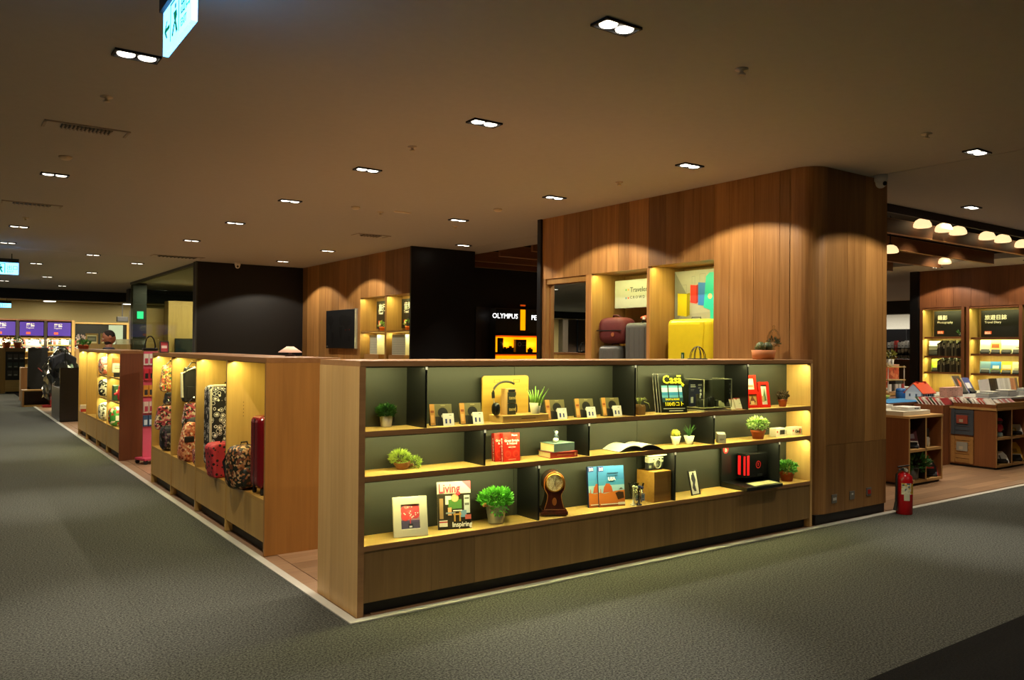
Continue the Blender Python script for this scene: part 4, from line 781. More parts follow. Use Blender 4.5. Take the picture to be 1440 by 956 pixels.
# bay 3
o = thing('suitcase', 'black suitcase with white ring pattern and pale rim', 'suitcase', (lx(288.5, 3.42)+.23, 3.42, UB), 4); suitcase(o, .44, .24, .8, PAIS, .05); MB().tube([(x, -.115, z) for x, z in ((-.2, .06), (-.225, .1), (-.225, .76), (-.2, .8), (.2, .8), (.225, .76), (.225, .1), (.2, .06))], .012, 6, closed=True).build('rim', C('#c9c2a8', .4), o); MB().box(.0, .14, -.16, -.12, .3, .52).build('front_pocket', PAIS, o, bev=.02); MB().box(-.02, .02, -.125, -.118, .08, .78).build('strap', BLK, o)
o = thing('tote_bag', 'red tote bag with black polka dots', 'bag', (lx(289, 3.02)+.19, 3.02, UB), 6); MB().prism([(-.15, 0), (.15, 0), (.18, .27), (.12, .31), (-.14, .31), (-.18, .27)], 'y', -.09, .09).build('body', DOTS, o, bev=.03, seg=3); MB().tube([(-.08, -.04, .3), (-.06, -.06, .37), (.06, -.06, .37), (.08, -.04, .3)], .008, 6).build('handle', BLK, o); MB().box(.04, .09, -.095, -.09, .05, .085).build('badge', C('#9fb0a0'), o)
# bay 2: hanging bags on a hook rail and a backpack
def hook(yy, x, z, mat, label, kind='bag', w_=.2, d=.08, h=.26, rz=0, shape='tote'):
    o = thing('hanging_bag', label, 'bag', (x, yy, z-h), rz)
    if shape == 'tote': MB().prism([(-w_/2*.85, 0), (w_/2*.85, 0), (w_/2, h*.2), (w_/2*.75, h), (-w_/2*.75, h), (-w_/2, h*.2)], 'y', -d/2, d/2).build('body', mat, o, bev=.015)
    else: MB().ell((0, 0, h/2), (w_/2, d/2, h/2), 18, 10, .6).build('body', mat, o, True)
    MB().box(-w_*.3, w_*.3, -d/2-.006, -d/2, h*.1, h*.45).build('front_pocket', mat, o, bev=.004)
    MB().tube([(-w_*.3, 0, h*.95), (-.02, 0, h+.05), (.02, 0, h+.05), (w_*.3, 0, h*.95)], .006, 5).build('handle', BLK, o)
    MB().tube([(.0, 0, h+.05), (0, .02, h+.07), (.0, .1, h+.07)], .004, 5).build('hook', CHROME, o)
    return o
hook(4.46, lx(254, 4.46)+.12, 1.36, BLK, 'black glossy strap bag hanging at the top of the third bay', w_=.24, h=.36); MB().tube([(-.12, -.05, .05), (-.13, -.05, .3), (.0, -.05, .36), (.11, -.05, .3), (.12, -.05, .05)], .014, 6).build('piping', C('#c9c6b8', .25), bpy.data.objects['hanging_bag'])
hook(4.40, lx(257, 4.40)+.11, .99, PINKF, 'pink floral bag hanging in the middle of the third bay', w_=.24, h=.24)
o = thing('backpack', 'orange floral sling bag propped against a black backpack', 'bag', (lx(241, 4.2)+.12, 4.2, UB), 10, 0); MB().ell((0, -.06, .2), (.1, .07, .2), 18, 12, .5).build('body', ORF, o, True, rot=(0, rad(12), 0)); MB().box(-.05, .05, -.14, -.12, .2, .26).build('flap', BLK, o, bev=.01); MB().tube([(-.04, -.06, .38), (0, -.02, .43), (.05, .0, .36)], .01, 6).build('strap', BLK, o)
o = thing('backpack', 'plain black backpack behind the orange floral sling bag', 'bag', (lx(255, 4.42)+.15, 4.42, UB), -8); backpack(o, .28, .2, .44, BLK)
o = thing('tote_bag', 'small dark red bag at the right corner of the third bay', 'bag', (lx(271.5, 3.9)+.06, 3.9, UB), 0); MB().prism([(-.05, 0), (.06, 0), (.07, .15), (-.06, .15)], 'y', -.05, .05).build('body', PINKF, o, bev=.02); MB().tube([(-.03, 0, .14), (0, 0, .2), (.03, 0, .14)], .005, 5).build('handle', BLK, o)
# bay 1
hook(5.42, lx(225, 5.42)+.12, 1.36, MULTI, 'colourful floral bag hanging at the top of the farthest bag bay', w_=.26, h=.3); hook(5.4, lx(228, 5.4)+.1, 1.05, NAVY, 'dark pouch hanging below the colourful floral bag', w_=.18, h=.14)
hook(5.3, lx(217, 5.3)+.15, .9, PINKF, 'pink and black floral bag flaring over the dark bag', w_=.3, h=.26); o = thing('tote_bag', 'navy floral bag with cord standing in the farthest bag bay', 'bag', (lx(225, 5.15)+.13, 5.15, UB), 0); MB().ell((0, 0, .14), (.13, .09, .14), 18, 10, .5).build('body', NAVY, o, True); MB().tube([(-.11, -.06, .1), (-.14, -.08, .2), (-.06, -.06, .33), (.05, -.03, .3)], .01, 6).build('cord', BLK, o)
# lamp on top
p = P(408, 499, y=2.9); o = thing('table_lamp', 'small lamp with a wide pink conical shade on the bag shelf', 'lamp', (.5, P(408, 499, x=.5).y, UH)); k = S(o.location)
MB().lathe([(.045, 0), (.045, .01), (.012, .015), (.01, .07)], 16).build('base', C('#3a2a20', .4), o, True); MB().lathe([(.105, .035), (.03, .085), (.028, .085), (.1, .033)], 24).build('shade', C('#e8b89a', .6, emit=.55), o, True)
# card rack between the two rows
o = thing('card_rack', 'pink wheeled rack of small carded goods between the two bay shelves', 'rack', (.3, 7.28, 0), 20)
PINK = C('#c23a5a', .4); MB().box(-.14, .14, -.12, .12, .05, .085).build('base', PINK, o, bev=.01); MB().box(-.1, .1, -.005, .005, .08, 1.5).build('board', C('#c8506a', .5), o)
for x in (-.11, .11):
    for y in (-.1, .1): MB().cyl((x, y-.01, .03), (x, y+.01, .03), .03, 10).build('wheel', BLACK, o)
for r, z in enumerate((1.32, 1.12, .9, .68, .5)):
    for c_ in range(3):
        q = [('#d8d2c8', '#b8405a'), ('#c02a3a', '#1a1a1a'), ('#c9862a', '#2a2a2a'), ('#c9b0a0', '#a03048'), ('#2a4a6a', '#b8c8d0')][r]
        g = MB().box(-.11+.075*c_, -.045+.075*c_, -.03-.01*(r % 2), -.015, z, z+.15).build('carded_item', C(q[0]), o); printed(g, 'card_print', [(-.1+.075*c_, -.055+.075*c_, z+.02, z+.09, q[1])], -.0415 if r % 2 else -.0315)
# ------------------------------------------------------------------ gifts in the farther row
def wrapped(o, w_, d, h, mat):
    MB().ell((0, 0, h/2), (w_/2, d/2, h/2), 16, 10, .55).build('bundle', mat, o, True); MB().prism([(-.01, h*.96), (.01, h*.96), (.05, h*1.14), (0, h*1.1), (-.05, h*1.14)], 'y', -.012, .012).build('tied_top', mat, o)
    MB().box(-w_*.25, w_*.25, -d/2-.006, -d/2+.004, h*.3, h*.55).build('label', WHITE, o)
G1 = pattern('gift_pink', [(0, '#d8786a'), (.35, '#f0e2d0'), (.6, '#4a4a42'), (.8, '#d0a0a0')], 40, out='Color'); G2 = pattern('gift_black', [(0, '#e4e2d6'), (.3, '#1c1e1c'), (.65, '#3a3e3a'), (.85, '#d0cec0')], 35, out='Color'); G3 = pattern('gift_white', [(0, '#e8e6da'), (.5, '#b9bba8'), (.8, '#4a4e46')], 40, out='Color'); G4 = pattern('gift_green', [(0, '#3a8a3a'), (.4, '#e8e0c8'), (.6, '#c03a2a'), (.85, '#4f9a48')], 26, out='Color')
for y, z, mt, lb, ww in ((9.35, 1.12, G1, 'pink and white wrapped bundle on the top shelf of the gift bay', .26), (9.35, .78, G2, 'black and clear wrapped bundle on the middle shelf of the gift bay', .3), (9.35, UB, G3, 'white wrapped bundle at the bottom of the gift bay', .3), (8.35, UB, G4, 'green and red wrapped bundle at the bottom of the nearest gift bay', .34)):
    o = thing('wrapped_gift', lb, 'gift', (lx(137.5 if y > 9 else 151.5, y)+ww/2, y, z), 0); wrapped(o, ww, .2, .28, mt)
o = thing('pouch', 'orange and white printed pouch hanging in the nearest gift bay', 'pouch', (lx(156.5, 8.4)+.12, 8.4, 1.122), 0); MB().box(-.12, .12, -.02, .02, .06, .28).build('bag', C('#e4ddd0'), o, bev=.01); printed(o, 'print', [(-.12, .12, .2, .28, '#d8602a'), (-.09, .06, .12, .13, '#555'), (-.09, .08, .15, .16, '#777')], -.0215); MB().box(-.09, .12, -.03, .05, 0, .06).build('tray', BLACK, o)
o = thing('book_box', 'dark green box on the middle shelf of the nearest gift bay', 'box', (lx(158, 8.45)+.07, 8.45, .78), 0); MB().box(-.07, .07, -.08, .08, 0, .22).build('carton', C('#2f5a3a'), o, bev=.004); printed(o, 'label_print', [(-.04, .04, .1, .16, '#c9c6a0')], -.0805)
o = thing('plush_toy', 'red cloth piece hanging over the middle shelf edge of the gift bay', 'toy', (lx(162, 8.2)+.07, 8.2, .78), 0); MB().ell((0, 0, .1), (.05, .06, .1), 12, 8, .8).ell((0, -.02, .2), (.04, .04, .04), 10, 7).build('body', C('#c02838', .7), o, True); MB().tube([(-.04, 0, .13), (-.09, -.02, .1)], .018, 7).build('arm', C('#c02838', .7), o)
o = thing('small_box', 'tiny red and white box in the farthest gift bay', 'box', (lx(111.5, 11.3)+.06, 11.3, UB), 0); MB().box(-.05, .05, -.04, .04, 0, .12).build('carton', C('#d8cdb8'), o); printed(o, 'label_print', [(-.05, .05, .0, .05, '#b83a2a')], -.0405)
# on top of the farther row
o = thing('display_bust', 'bald dark-bearded display bust tilted back on the gift shelf', 'bust', (.34, P(153, 491, x=.34).y, UH), -90); k = S(o.location)
SK = C('#9a6248', .5); MB().lathe([(.075, 0), (.07, .02), (.055, .05), (.052, .1)], 16).build('neck', SK, o, True); hd = MB().ell((0, 0, 0), (.085, .105, .12), 20, 14).build('head', SK, o, True, loc=(0, .0, .2), rot=(rad(28), 0, 0)); MB().ell((0, .02, .03), (.088, .095, .1), 18, 10).build('hair', C('#1c120c', .8), hd, True); MB().prism([(-.012, -.02), (.012, -.02), (0, .03)], 'y', -.13, -.09).build('nose', SK, hd, bev=.004)
for x in (-.086, .086): MB().ell((x, .01, 0), (.012, .025, .035), 10, 7).build('ear', SK, hd, True)
MB().ell((0, -.045, -.065), (.07, .065, .055), 14, 8).build('beard', C('#1c120c', .8), hd, True)
for x in (-.035, .035): MB().ell((x, -.092, .02), (.014, .012, .008), 8, 6).build('eye', C('#d8d0c0'), hd, True)
MB().box(-.028, .028, -.112, -.1, -.052, -.044).build('mouth', C('#5a2a22'), hd, bev=.003)
MB().lathe([(.1, -.0), (.085, .03), (.07, .035)], 16).build('collar', C('#3a3a4a'), o, True)
for j, (u, dx) in enumerate(((109, 0), (116, .0))):
    o = thing('flower_pot', ['white-flowered plant in an orange pot, left of a pair on the gift shelf', 'green plant in an orange pot, right of a pair on the gift shelf'][j], 'plant', (P(u, 491, y=11.55-.3*j).x+.05, 11.55-.3*j, UH), 0); pot(o, .04, .05, .075, C('#c0562a', .6), rim=1); leaves(MB(), (0, 0, .1), (.06, .05, .03), 60, .05, .03).build('foliage', GREEN, o)
    if j == 0: leaves(MB(), (0, 0, .2), (.06, .04, .04), 60, .03, .03).build('blossom', C('#f0e0d8', .6), o); MB().tube([(0, 0, .07), (.01, 0, .14), (0, 0, .2)], .004, 5).build('stem', GREEN, o)
o = thing('tabletop_frame', 'small red framed print standing on the bag shelf', 'frame', (P(231, 496, y=5.3).x, 5.3, UH), 0, -8); frame(o, -.05, .05, 0, .13, .01, C('#22201c'), C('#b83a44'), rects=[(-.03, .03, .05, .08, '#e0c8c0')])
o = thing('wire_handle_bag', 'black bag handle standing up on the shelf top beside the red print', 'bag', (P(211, 495, y=8.1).x, 8.1, UH), 0); MB().box(-.1, .1, -.05, .05, 0, .04).build('body', BLK, o, bev=.01); MB().tube([(.07*math.cos(rad(t)), 0, .04+.17*math.sin(rad(t))) for t in range(0, 181, 15)], .01, 6).build('handle', BLK, o)
# ------------------------------------------------------------------ niches of the near oak wall
area('niche_led', (WX+.06, 1.62, 2.515), .02, .86, E_NICHE, LED, (0, rad(-8), 0)); area('niche_led', (WX+.06, 2.6, 2.495), .02, .88, E_NICHE, LED, (0, rad(-8), 0))
def wl(y, x=WX+.3, z=NB): return (x, y, z)
YEL = C('#f0dc2e', .3); GREY = C('#5a5c5a', .35)
o = thing('suitcase', 'large bright yellow suitcase in the right niche', 'suitcase', (4.71, 1.62, NB), -90+8); suitcase(o, .58, .3, .875, YEL, .06, 0); MB().prism([(.12, .06), (.16, .06), (.2, .84), (.15, .84)], 'y', -.158, -.145).build('crease', YEL, o, bev=.004)
MB().box(-.085, -.05, -.157, -.15, .43, .51).build('badge', C('#1f5a34'), o); printed(o, 'badge_mark', [(-.071, -.064, .45, .49, '#e0e0d0')], -.158)
for z in (.3, .62): MB().box(.285, .3, -.04, .04, z, z+.07).build('latch', BLACK, o, bev=.004)
o = thing('wall_poster', 'poster of yellow, red and blue suitcases behind the yellow case', 'poster', (4.84, 1.62, 1.78), -90); MB().box(-.44, .44, 0, .02, 0, .7).build('panel', C('#94948a', .5), o)
def sc(u0, u1, z, h, c, d):
    x0, x1 = pxl(u0), pxl(u1); m_ = x0+(x1-x0)*.75
    return [([(x0, z), (m_, z-.015), (m_, z+h-.01), (x0, z+h)], c), ([(m_, z-.015), (x1, z), (x1, z+h), (m_, z+h-.01)], d), (x0+.02, x0+.024, z+h, z+h+.09, '#777'), (x1-.05, x1-.046, z+h, z+h+.09, '#777'), (x0+.02, x1-.046, z+h+.09, z+h+.094, '#777')]
def pxl(u): return 1.62-P(u, 420, x=4.839).y
printed(o, 'poster_print', [([(-.44, 0), (.44, 0), (.44, .25), (-.44, .2)], '#8a8a82'), ([(-.44, .7), (-.44, .1), (-.2, .35)], '#72746e')]+sc(953, 970, .2, .25, '#c9b81c', '#8a7c10')+sc(971, 982, .34, .2, '#c93028', '#8a1c18')+sc(982, 997, .31, .25, '#2a6ab8', '#1c4a88')+[([(pxl(993), .62), (pxl(998), .66), (.44, .66), (.44, .0), (pxl(1000), .0), (pxl(999), .25), (pxl(990), .28)], '#1fa8a0'), (disc(pxl(999), .4, .03), '#c89a78')], -.0006)
o = thing('wall_sign', 'white luggage sign in the left niche above the grey cases', 'sign', (4.78, 2.64, 2.09), -90); MB().box(-.36, .44, 0, .06, 0, .34).build('panel', C('#9fa396', .5), o, bev=.003)
text('Traveler Station', .085, C('#262624'), o, (-.09, -.001, .19)); text('C R O W D', .05, C('#3a3a36'), o, (-.09, -.001, .11))
printed(o, 'logo_mark', [(-.17, -.15, .21, .23, '#3a8a4a'), (-.13, -.11, .21, .23, '#d88a2a'), (-.17, -.15, .11, .13, '#2a6a8a'), (-.13, -.11, .11, .13, '#d0402a')], -.0006)
o = thing('suitcase', 'small grey shell suitcase under the maroon bag', 'suitcase', (4.66, 2.85, NB), -90+6); suitcase(o, .32, .3, .58, GREY, .05, 3)
o = thing('duffel_bag', 'maroon duffel bag lying on the small grey suitcase', 'bag', (4.67, 2.835, NB+.605), -90+4); MB().ell((0, 0, .16), (.215, .15, .16), 20, 12, .5).build('body', C('#5a1a1c', .7, var=.2), o, True); MB().box(-.2, .2, -.153, -.14, .152, .163).build('zip', BLACK, o); MB().lathe([(.025, 0), (.025, .004), (0, .004)], 14).build('badge', C('#9a5a34'), o, loc=(.07, -.152, .11), rot=(math.pi/2, 0, 0)); MB().tube([(-.08, 0, .3), (-.03, -.02, .345), (.04, -.02, .34), (.09, 0, .3)], .012, 6).build('handle', C('#4a1416', .7), o)
o = thing('suitcase', 'taller grey shell suitcase behind the niche edge', 'suitcase', (4.72, 2.40, NB), -90); suitcase(o, .42, .3, .85, GREY, .05, 4)
o = thing('travel_pillow', 'small orange item lying on the taller grey suitcase', 'pillow', (4.72, 2.36, NB+.88), -90); MB().ell((0, 0, .03), (.11, .07, .03), 14, 8).build('cushion', C('#d0583a'), o, True); MB().box(-.02, .02, -.075, -.065, .01, .04).build('tag', WHITE, o)
MIR = NT('mirror'); MIR.b.inputs['Metallic'].default_value = 1; MIR.b.inputs['Base Color'].default_value = (.85, .87, .85, 1); MIR.b.inputs['Roughness'].default_value = .01
o = thing('wall_mirror', 'tall mirror set into the oak wall beside the left niche', 'mirror', (4.538, 3.582, NB), -90); MB().box(-.4, .4, -.004, .004, 0, 1.37).build('glass', MIR.m, o); MB().box(-.402, -.392, -.012, -.004, 0, 1.37).build('frame', OAK, o); MB().box(.392, .402, -.012, -.004, 0, 1.37).build('frame', OAK, o)
# ------------------------------------------------------------------ second oak wall: niches, map panel
for a, b in ((7.73, 8.63), (8.70, 9.70)):
    area('niche_led', (WX+.06, (a+b)/2, 2.49), .02, b-a-.06, E_NICHE*1.1, LED, (0, rad(-8), 0)); area('niche_led', (WX+.1, (a+b)/2, 1.84), .02, b-a-.06, E_NICHE*.8, LED, (0, rad(-8), 0))
BRD = C('#0e0f10', .4); OR = C('#d8581e', .4)
for (y, lb, t1, t2) in ((8.1, 'black sign with white lettering in the near lit niche', '音樂', 'Travel'), (9.12, 'black sign with white lettering in the far lit niche', '旅行', 'Travel')):
    o = thing('wall_sign', lb, 'sign', (4.755, y+.07, 1.93), -90); MB().box(-.42, .42, 0, .03, 0, .52).build('panel', BRD, o); text(t1, .15, WT, o, (-.33, -.0012, .34)); text(t2, .07, WT, o, (-.33, -.0012, .27)); MB().box(-.33, -.24, -.002, 0, .06, .15).build('logo', OR, o); text('誠', .08, WT, o, (-.32, -.003, .07))
    o2 = thing('potted_plant', 'orange pot with a green sprig before the %s' % ('near niche sign' if y < 8.5 else 'far niche sign'), 'plant', (4.69, y+.12, 1.88), 0); pot(o2, .04, .05, .08, C('#d8742a', .5), rim=1); leaves(MB(), (0, 0, .12), (.06, .05, .05), 50, .05, .02).build('foliage', LGREEN, o2)
for (y, lb, c1, z0, w_) in ((8.2, 'white ribbed paper box on the wooden block of the near niche', '#cfd4c0', 1.45, .5), (9.2, 'pale folded card stack in the far niche', '#d8d6c0', 1.45, .3)):
    bl = MB().box(-.3, .3, -.15, .15, 0, z0-.9).build('plinth_block', OAKX, None, loc=(4.63, y+.05, .9), rot=(0, 0, -math.pi/2)); tag(bl, 'wooden block under the %s' % lb.split(' on ')[0].split(' in ')[0], 'block')
    o = thing('paper_box', lb, 'box', (4.64, y+.08, z0), -90); MB().box(-w_/2, w_/2, -.1, .1, 0, .36).build('body', C(c1, .6), o)
    for k in range(11): MB().box(-w_/2-.001, w_/2+.001, -.104, -.1, .02+.031*k, .036+.031*k).build('rib', C('#aeb8a8', .6), o)
o = thing('map_panel', 'black wall panel with a dark world map', 'panel', (WX-.06, 10.51, 1.55), -90); MB().box(-.7, .7, 0, .055, 0, .76).build('panel', C('#17181a', .35), o, bev=.006)
LAND = C('#0a0a0b', .4)
printed(o, 'map_print', [([(-.6, .62), (-.42, .66), (-.3, .55), (-.4, .45), (-.46, .34), (-.5, .45), (-.6, .5)], LAND), ([(-.42, .34), (-.3, .3), (-.3, .2), (-.38, .06), (-.42, .2)], LAND), ([(-.06, .6), (.1, .66), (.5, .62), (.55, .5), (.4, .42), (.3, .32), (.2, .45), (.0, .46)], LAND), ([(-.04, .42), (.12, .42), (.1, .28), (.05, .14), (-.02, .28)], LAND), ([(.38, .24), (.5, .24), (.5, .14), (.4, .14)], LAND), (disc(.28, .36, .008), '#c02a2a'), (disc(.46, .36, .008), '#c02a2a')], -.0008)
text('world', .03, C('#8a8a88'), o, (-.66, -.0035, .03))
MB().box(.697, .706, -.003, .056, 0, .765).build('metal_edge', C('#a8a8a4', .35, .5), o)
# ------------------------------------------------------------------ camera counter seen through the opening
AMB = C('#ff9a00', .5, emit=1.5); AMBD = C('#d84a08', .5, emit=.8)
p0 = P(697, 433, y=9.75); px = p0.x; OW = P(770, 435, y=9.75).x-px
o = thing('camera_counter', 'black camera display cabinet with glowing orange shelves and white brand name', 'cabinet', (px, 9.75, 0), 0)
def zz(v): return P(725, v, y=9.72).z
MB().box(0, OW, 0, .18, 0, zz(434)).build('carcass', BRD, o)
MB().box(-.01, .0, -.01, .18, 0, zz(434)).box(0, OW, -.012, 0, zz(434)-.02, zz(434)).build('metal_edge', C('#55554f', .4), o)
MB().box(0, OW, -.02, 0, zz(467), zz(434)-.02).build('sign_panel', C('#0c0d0e', .3), o)
text('OLYMPUS', .15, C('#ffffff', .4, emit=2.2), o, (-.1, -.025, zz(448)), bold=0, sx=1.02)
text('PEN', .15, C('#ffffff', .4, emit=2.2), o, (P(748, 448, y=9.7).x-px, -.025, zz(449)), bold=0)
x0 = P(733, 450, y=9.7).x-px; MB().box(x0, x0+.125, -.03, -.02, zz(464), zz(435)).build('orange_bar', AMB, o); MB().box(x0, x0+.125, -.03, -.01, zz(430), zz(428)).build('orange_cap', AMBD, o)
for i, (a, b) in enumerate(((495, 472), (515, 498))):
    MB().box(0, OW, -.004, -.001, zz(a), zz(b)).build('lit_back', AMB, o); MB().box(0, OW, -.2, 0, zz(b), zz(b)+.02).build('shelf_board', BLACK, o); MB().box(0, OW, -.012, -.004, zz(b)-.03, zz(b)).build('orange_rim', AMBD, o); MB().box(0, OW, -.2, 0, zz(a)-.02, zz(a)).build('shelf_board', BLACK, o)
def shop_camera(x, z, s_, label, col='#141414'):
    q = thing('compact_camera', label, 'camera', (px+x, 9.62, z), 0); MB().box(-.06*s_, .06*s_, -.02, .02, 0, .075*s_).build('body', C(col, .4), q, bev=.006); MB().box(-.025*s_, .025*s_, -.018, .018, .075*s_, .1*s_).build('prism_hump', C(col, .4), q, bev=.006); MB().lathe([(.03*s_, 0), (.028*s_, .05), (.02*s_, .05), (.02*s_, .03), (0, .03)], 16).build('lens', C('#2a2a2a', .25), q, True, loc=(0, -.02, .038*s_), rot=(math.pi/2, 0, 0))
zc = zz(495)
for x, s_, lb, c_ in ((.16, 1.1, 'black camera at the left of the orange shelf', '#141414'), (.3, 1.3, 'larger black camera second on the orange shelf', '#1a1a18'), (.82, 1.0, 'small round-lensed camera near the orange bar', '#141414'), (1.12, 1.2, 'red camera at the right of the orange shelf', '#9a1c14')): shop_camera(x, zc, s_, lb, c_)
o = thing('camera_box', 'black camera carton with printed lens standing on the orange shelf', 'box', (px+.56, 9.63, zc), 0); MB().box(-.14, .14, -.04, .04, 0, .27).build('carton', C('#1a1a18'), o); printed(o, 'box_print', [(-.14, -.02, .05, .27, '#3a2a20'), (disc(-.04, .17, .05), '#a8a49a'), (disc(-.04, .17, .03), '#2a2a2a'), (.03, .12, .14, .15, '#888'), (.03, .12, .2, .21, '#888')], -.041)
o = thing('camera_box', 'narrow black carton at the left end of the orange shelf', 'box', (px+.06, 9.65, zc), 0); MB().box(-.05, .05, -.04, .04, 0, .3).build('carton', C('#17120e'), o); printed(o, 'box_print', [(-.04, .04, .2, .215, '#8a7a60')], -.041)
area('counter_glow', (px+.6, 9.6, zz(484)), 1.0, .05, 3, (1, .5, .1), (rad(90), 0, 0))
# ------------------------------------------------------------------ pillar fittings, extinguisher
PLT = C('#8a8880', .4, .5)
for i, (u, v, lb) in enumerate(((1172.5, 701, 'grey metal socket plate with two white outlets, leftmost on the pillar'), (1197.5, 696, 'grey metal plate with a single white port, middle of three on the pillar'), (1221, 691, 'grey metal plate with a red socket on the pillar'))):
    p = P(u, v, y=0); o = thing('wall_socket', lb, 'socket', (p.x, -.001, p.z-.04), 0); MB().box(-.04, .04, -.008, 0, 0, .08).build('plate', PLT, o, bev=.002)
    if i == 0:
        for x in (-.014, .014): MB().box(x-.009, x+.009, -.011, -.008, .025, .05).build('outlet', C('#d8d6cc'), o)
    elif i == 1: MB().box(-.012, .012, -.011, -.008, .045, .06).build('port', C('#d8d6cc'), o)
    else: MB().box(-.024, .024, -.012, -.008, .02, .06).build('red_socket', C('#b02a20'), o)
o = thing('fire_extinguisher', 'red fire extinguisher with black hose standing by the pillar', 'extinguisher', (5.735, -.155, .0), -25)
RX = C('#b01018', .25); MB().lathe([(.07, 0), (.076, .008), (.077, .33), (.07, .37), (.045, .395), (.026, .405), (.026, .42)], 24).build('cylinder', RX, o, True)
MB().lathe([(.028, .415), (.028, .44), (.018, .45)], 14).build('valve', C('#8a8878', .35, .7), o, True); MB().prism([(-.07, .452), (.05, .47), (.05, .478), (-.07, .465)], 'y', -.012, .012).prism([(-.06, .43), (.03, .44), (.03, .448), (-.06, .438)], 'y', -.01, .01).build('lever', BLACK, o); MB().lathe([(.014, 0), (.014, .012), (0, .012)], 12).build('gauge', C('#c9c7b8'), o, loc=(.0, -.026, .43), rot=(math.pi/2, 0, 0))
MB().tube([(-.02, -.01, .44), (-.07, -.02, .435), (-.1, -.02, .39), (-.102, -.02, .25), (-.1, -.015, .12), (-.108, -.015, .05)], .011, 8).build('hose', BLACK, o, True); MB().cyl((-.1, -.015, .12), (-.11, -.015, .04), .014, 10, r2=.02).build('nozzle', BLACK, o)
def wrap(a0, a1, z0, z1, m_, r=.0778, nm='label'):
    n = 8; vs_ = [(r*math.cos(rad(a0+(a1-a0)*i/n)), r*math.sin(rad(a0+(a1-a0)*i/n)), z) for z in (z0, z1) for i in range(n+1)]
    MB()._a(vs_, [(i, i+1, n+2+i, n+1+i) for i in range(n)], 0).build(nm, m_, o, True)
wrap(215, 285, .2, .31, pattern('ext_label', [(0, '#d8d4c0'), (.5, '#c9c4ae'), (.7, '#4a5a6a'), (.85, '#c9a83a')], 60, out='Color')); wrap(232, 272, .14, .2, C('#c9c4b0')); wrap(290, 318, .2, .3, C('#d8b818'), nm='yellow_label'); wrap(296, 312, .21, .29, C('#8a6a10'), .0782, 'label_text')
# ------------------------------------------------------------------ cubby cabinets
CABS = wood('cab_side', '#6a3c1c', '#87532a', 'z', tint=.03); CABE = wood('cab_edge', '#a9814a', '#c49a5c', 'x', tint=.03); CABI = wood('cab_inner', '#2c1a10', '#42291a', 'z', tint=.03)
def cubby(label, x0, x1, y0, y1, h, cols=2):
    o = thing('cubby_cabinet', label, 'cabinet', (x0, y0, 0)); W_, D_ = x1-x0, y1-y0
    for x in (0, W_-.025): MB().box(x, x+.025, .004, D_, .03, h).build('side_panel', CABS, o)
    MB().box(-.01, W_+.01, -.005, D_, h, h+.028).build('top_board', CABE, o); MB().box(.02, W_-.02, D_-.02, D_, .03, h).build('back_panel', CABI, o); MB().box(.02, W_-.02, .03, D_, 0, .03).build('plinth', BLACK, o)
    for k in range(cols+1): x = 0 if k == 0 else W_-.025 if k == cols else W_*k/cols-.0125; MB().box(x, x+.025, 0, .004, .03, h).build('edge_band', CABE, o)
    for k in range(1, cols): MB().box(W_*k/cols-.0125, W_*k/cols+.0125, .004, D_-.02, .03, h).build('divider', CABI, o)
    for z in (.03, .40): MB().box(.025, W_-.025, 0, D_*.6, z, z+.03).build('shelf_board', CABE, o)
    return o
A1 = cubby('oak cubby cabinet beside the fire extinguisher', 7.29, 8.07, .64, 1.5, .80); A2 = cubby('oak cubby cabinet with crate panels on its side, at the right edge', 9.63, 10.55, .70, 1.32, .80)
# crate panels on the side of the second cabinet
def crate(label, y0, y1, z0, z1, m_, win):
    o = thing('crate_panel', label, 'crate', (9.628, (y0+y1)/2, z0), -90); w_ = (y1-y0)/2; h = z1-z0
    n = 6
    for i in range(n): MB().box(-w_, w_, -.012, 0, h*i/n+.004, h*(i+1)/n-.004).build('board', m_, o)
    for x in (-w_, w_-.05): MB().box(x, x+.05, -.022, -.012, .0, h).build('stile', m_, o)
    MB().box(-w_*.5, w_*.5, -.026, -.012, h*.45, h*.78).build('window', win, o)
    MB().box(-w_*.25, w_*.1, -.028, -.026, h*.5, h*.62).build('tag', C('#a89a80'), o)
crate('grey painted crate panel with red label, upper on the cabinet side', .99, 1.29, .44, .79, C('#3a4046', .7), C('#8a3a28', .6)); crate('natural wood crate panel with grey window, lower on the cabinet side', .99, 1.29, .05, .42, wood('crate_wood', '#8a6230', '#a87a42', 'y', tint=.1), C('#8a8678', .5))
def slant_book(label, x, y, z, w_, h, col, bits, cat='book', rz=0, tilt=-28):
    o = thing('display_book', label, cat, (x, y, z), rz, tilt); MB().box(-w_/2, w_/2, 0, .02, .004, h).build('pages', WT, o); MB().box(-w_/2, w_/2, -.002, 0, .004, h).build('cover', C(col, .4), o)
    if bits: printed(o, 'cover_print', bits, -.003)
    MB().prism([(-.03, 0), (.1, -.03), (.022, h*.6)], 'x', -w_*.4, w_*.4).box(-w_*.4, w_*.4, -.03, -.003, -.002, .025).build('stand', BLACK, o); return o
slant_book('dark novel with white band on a stand, upper left cubby', 7.53, .73, .435, .17, .24, '#5a2428', [(-.08, .08, .03, .09, '#d8d0c0'), (-.05, .05, .12, .18, '#8a7a80')], rz=-40)
slant_book('red and black book on a stand, lower right cubby', 7.94, .72, .065, .19, .31, '#c02820', [(-.09, .09, .02, .2, '#1c1414'), (-.05, .06, .06, .12, '#b83028'), (-.08, -.06, .05, .18, '#d8d0c0'), (.0, .05, .15, .19, '#c9b8a0')], rz=-40)
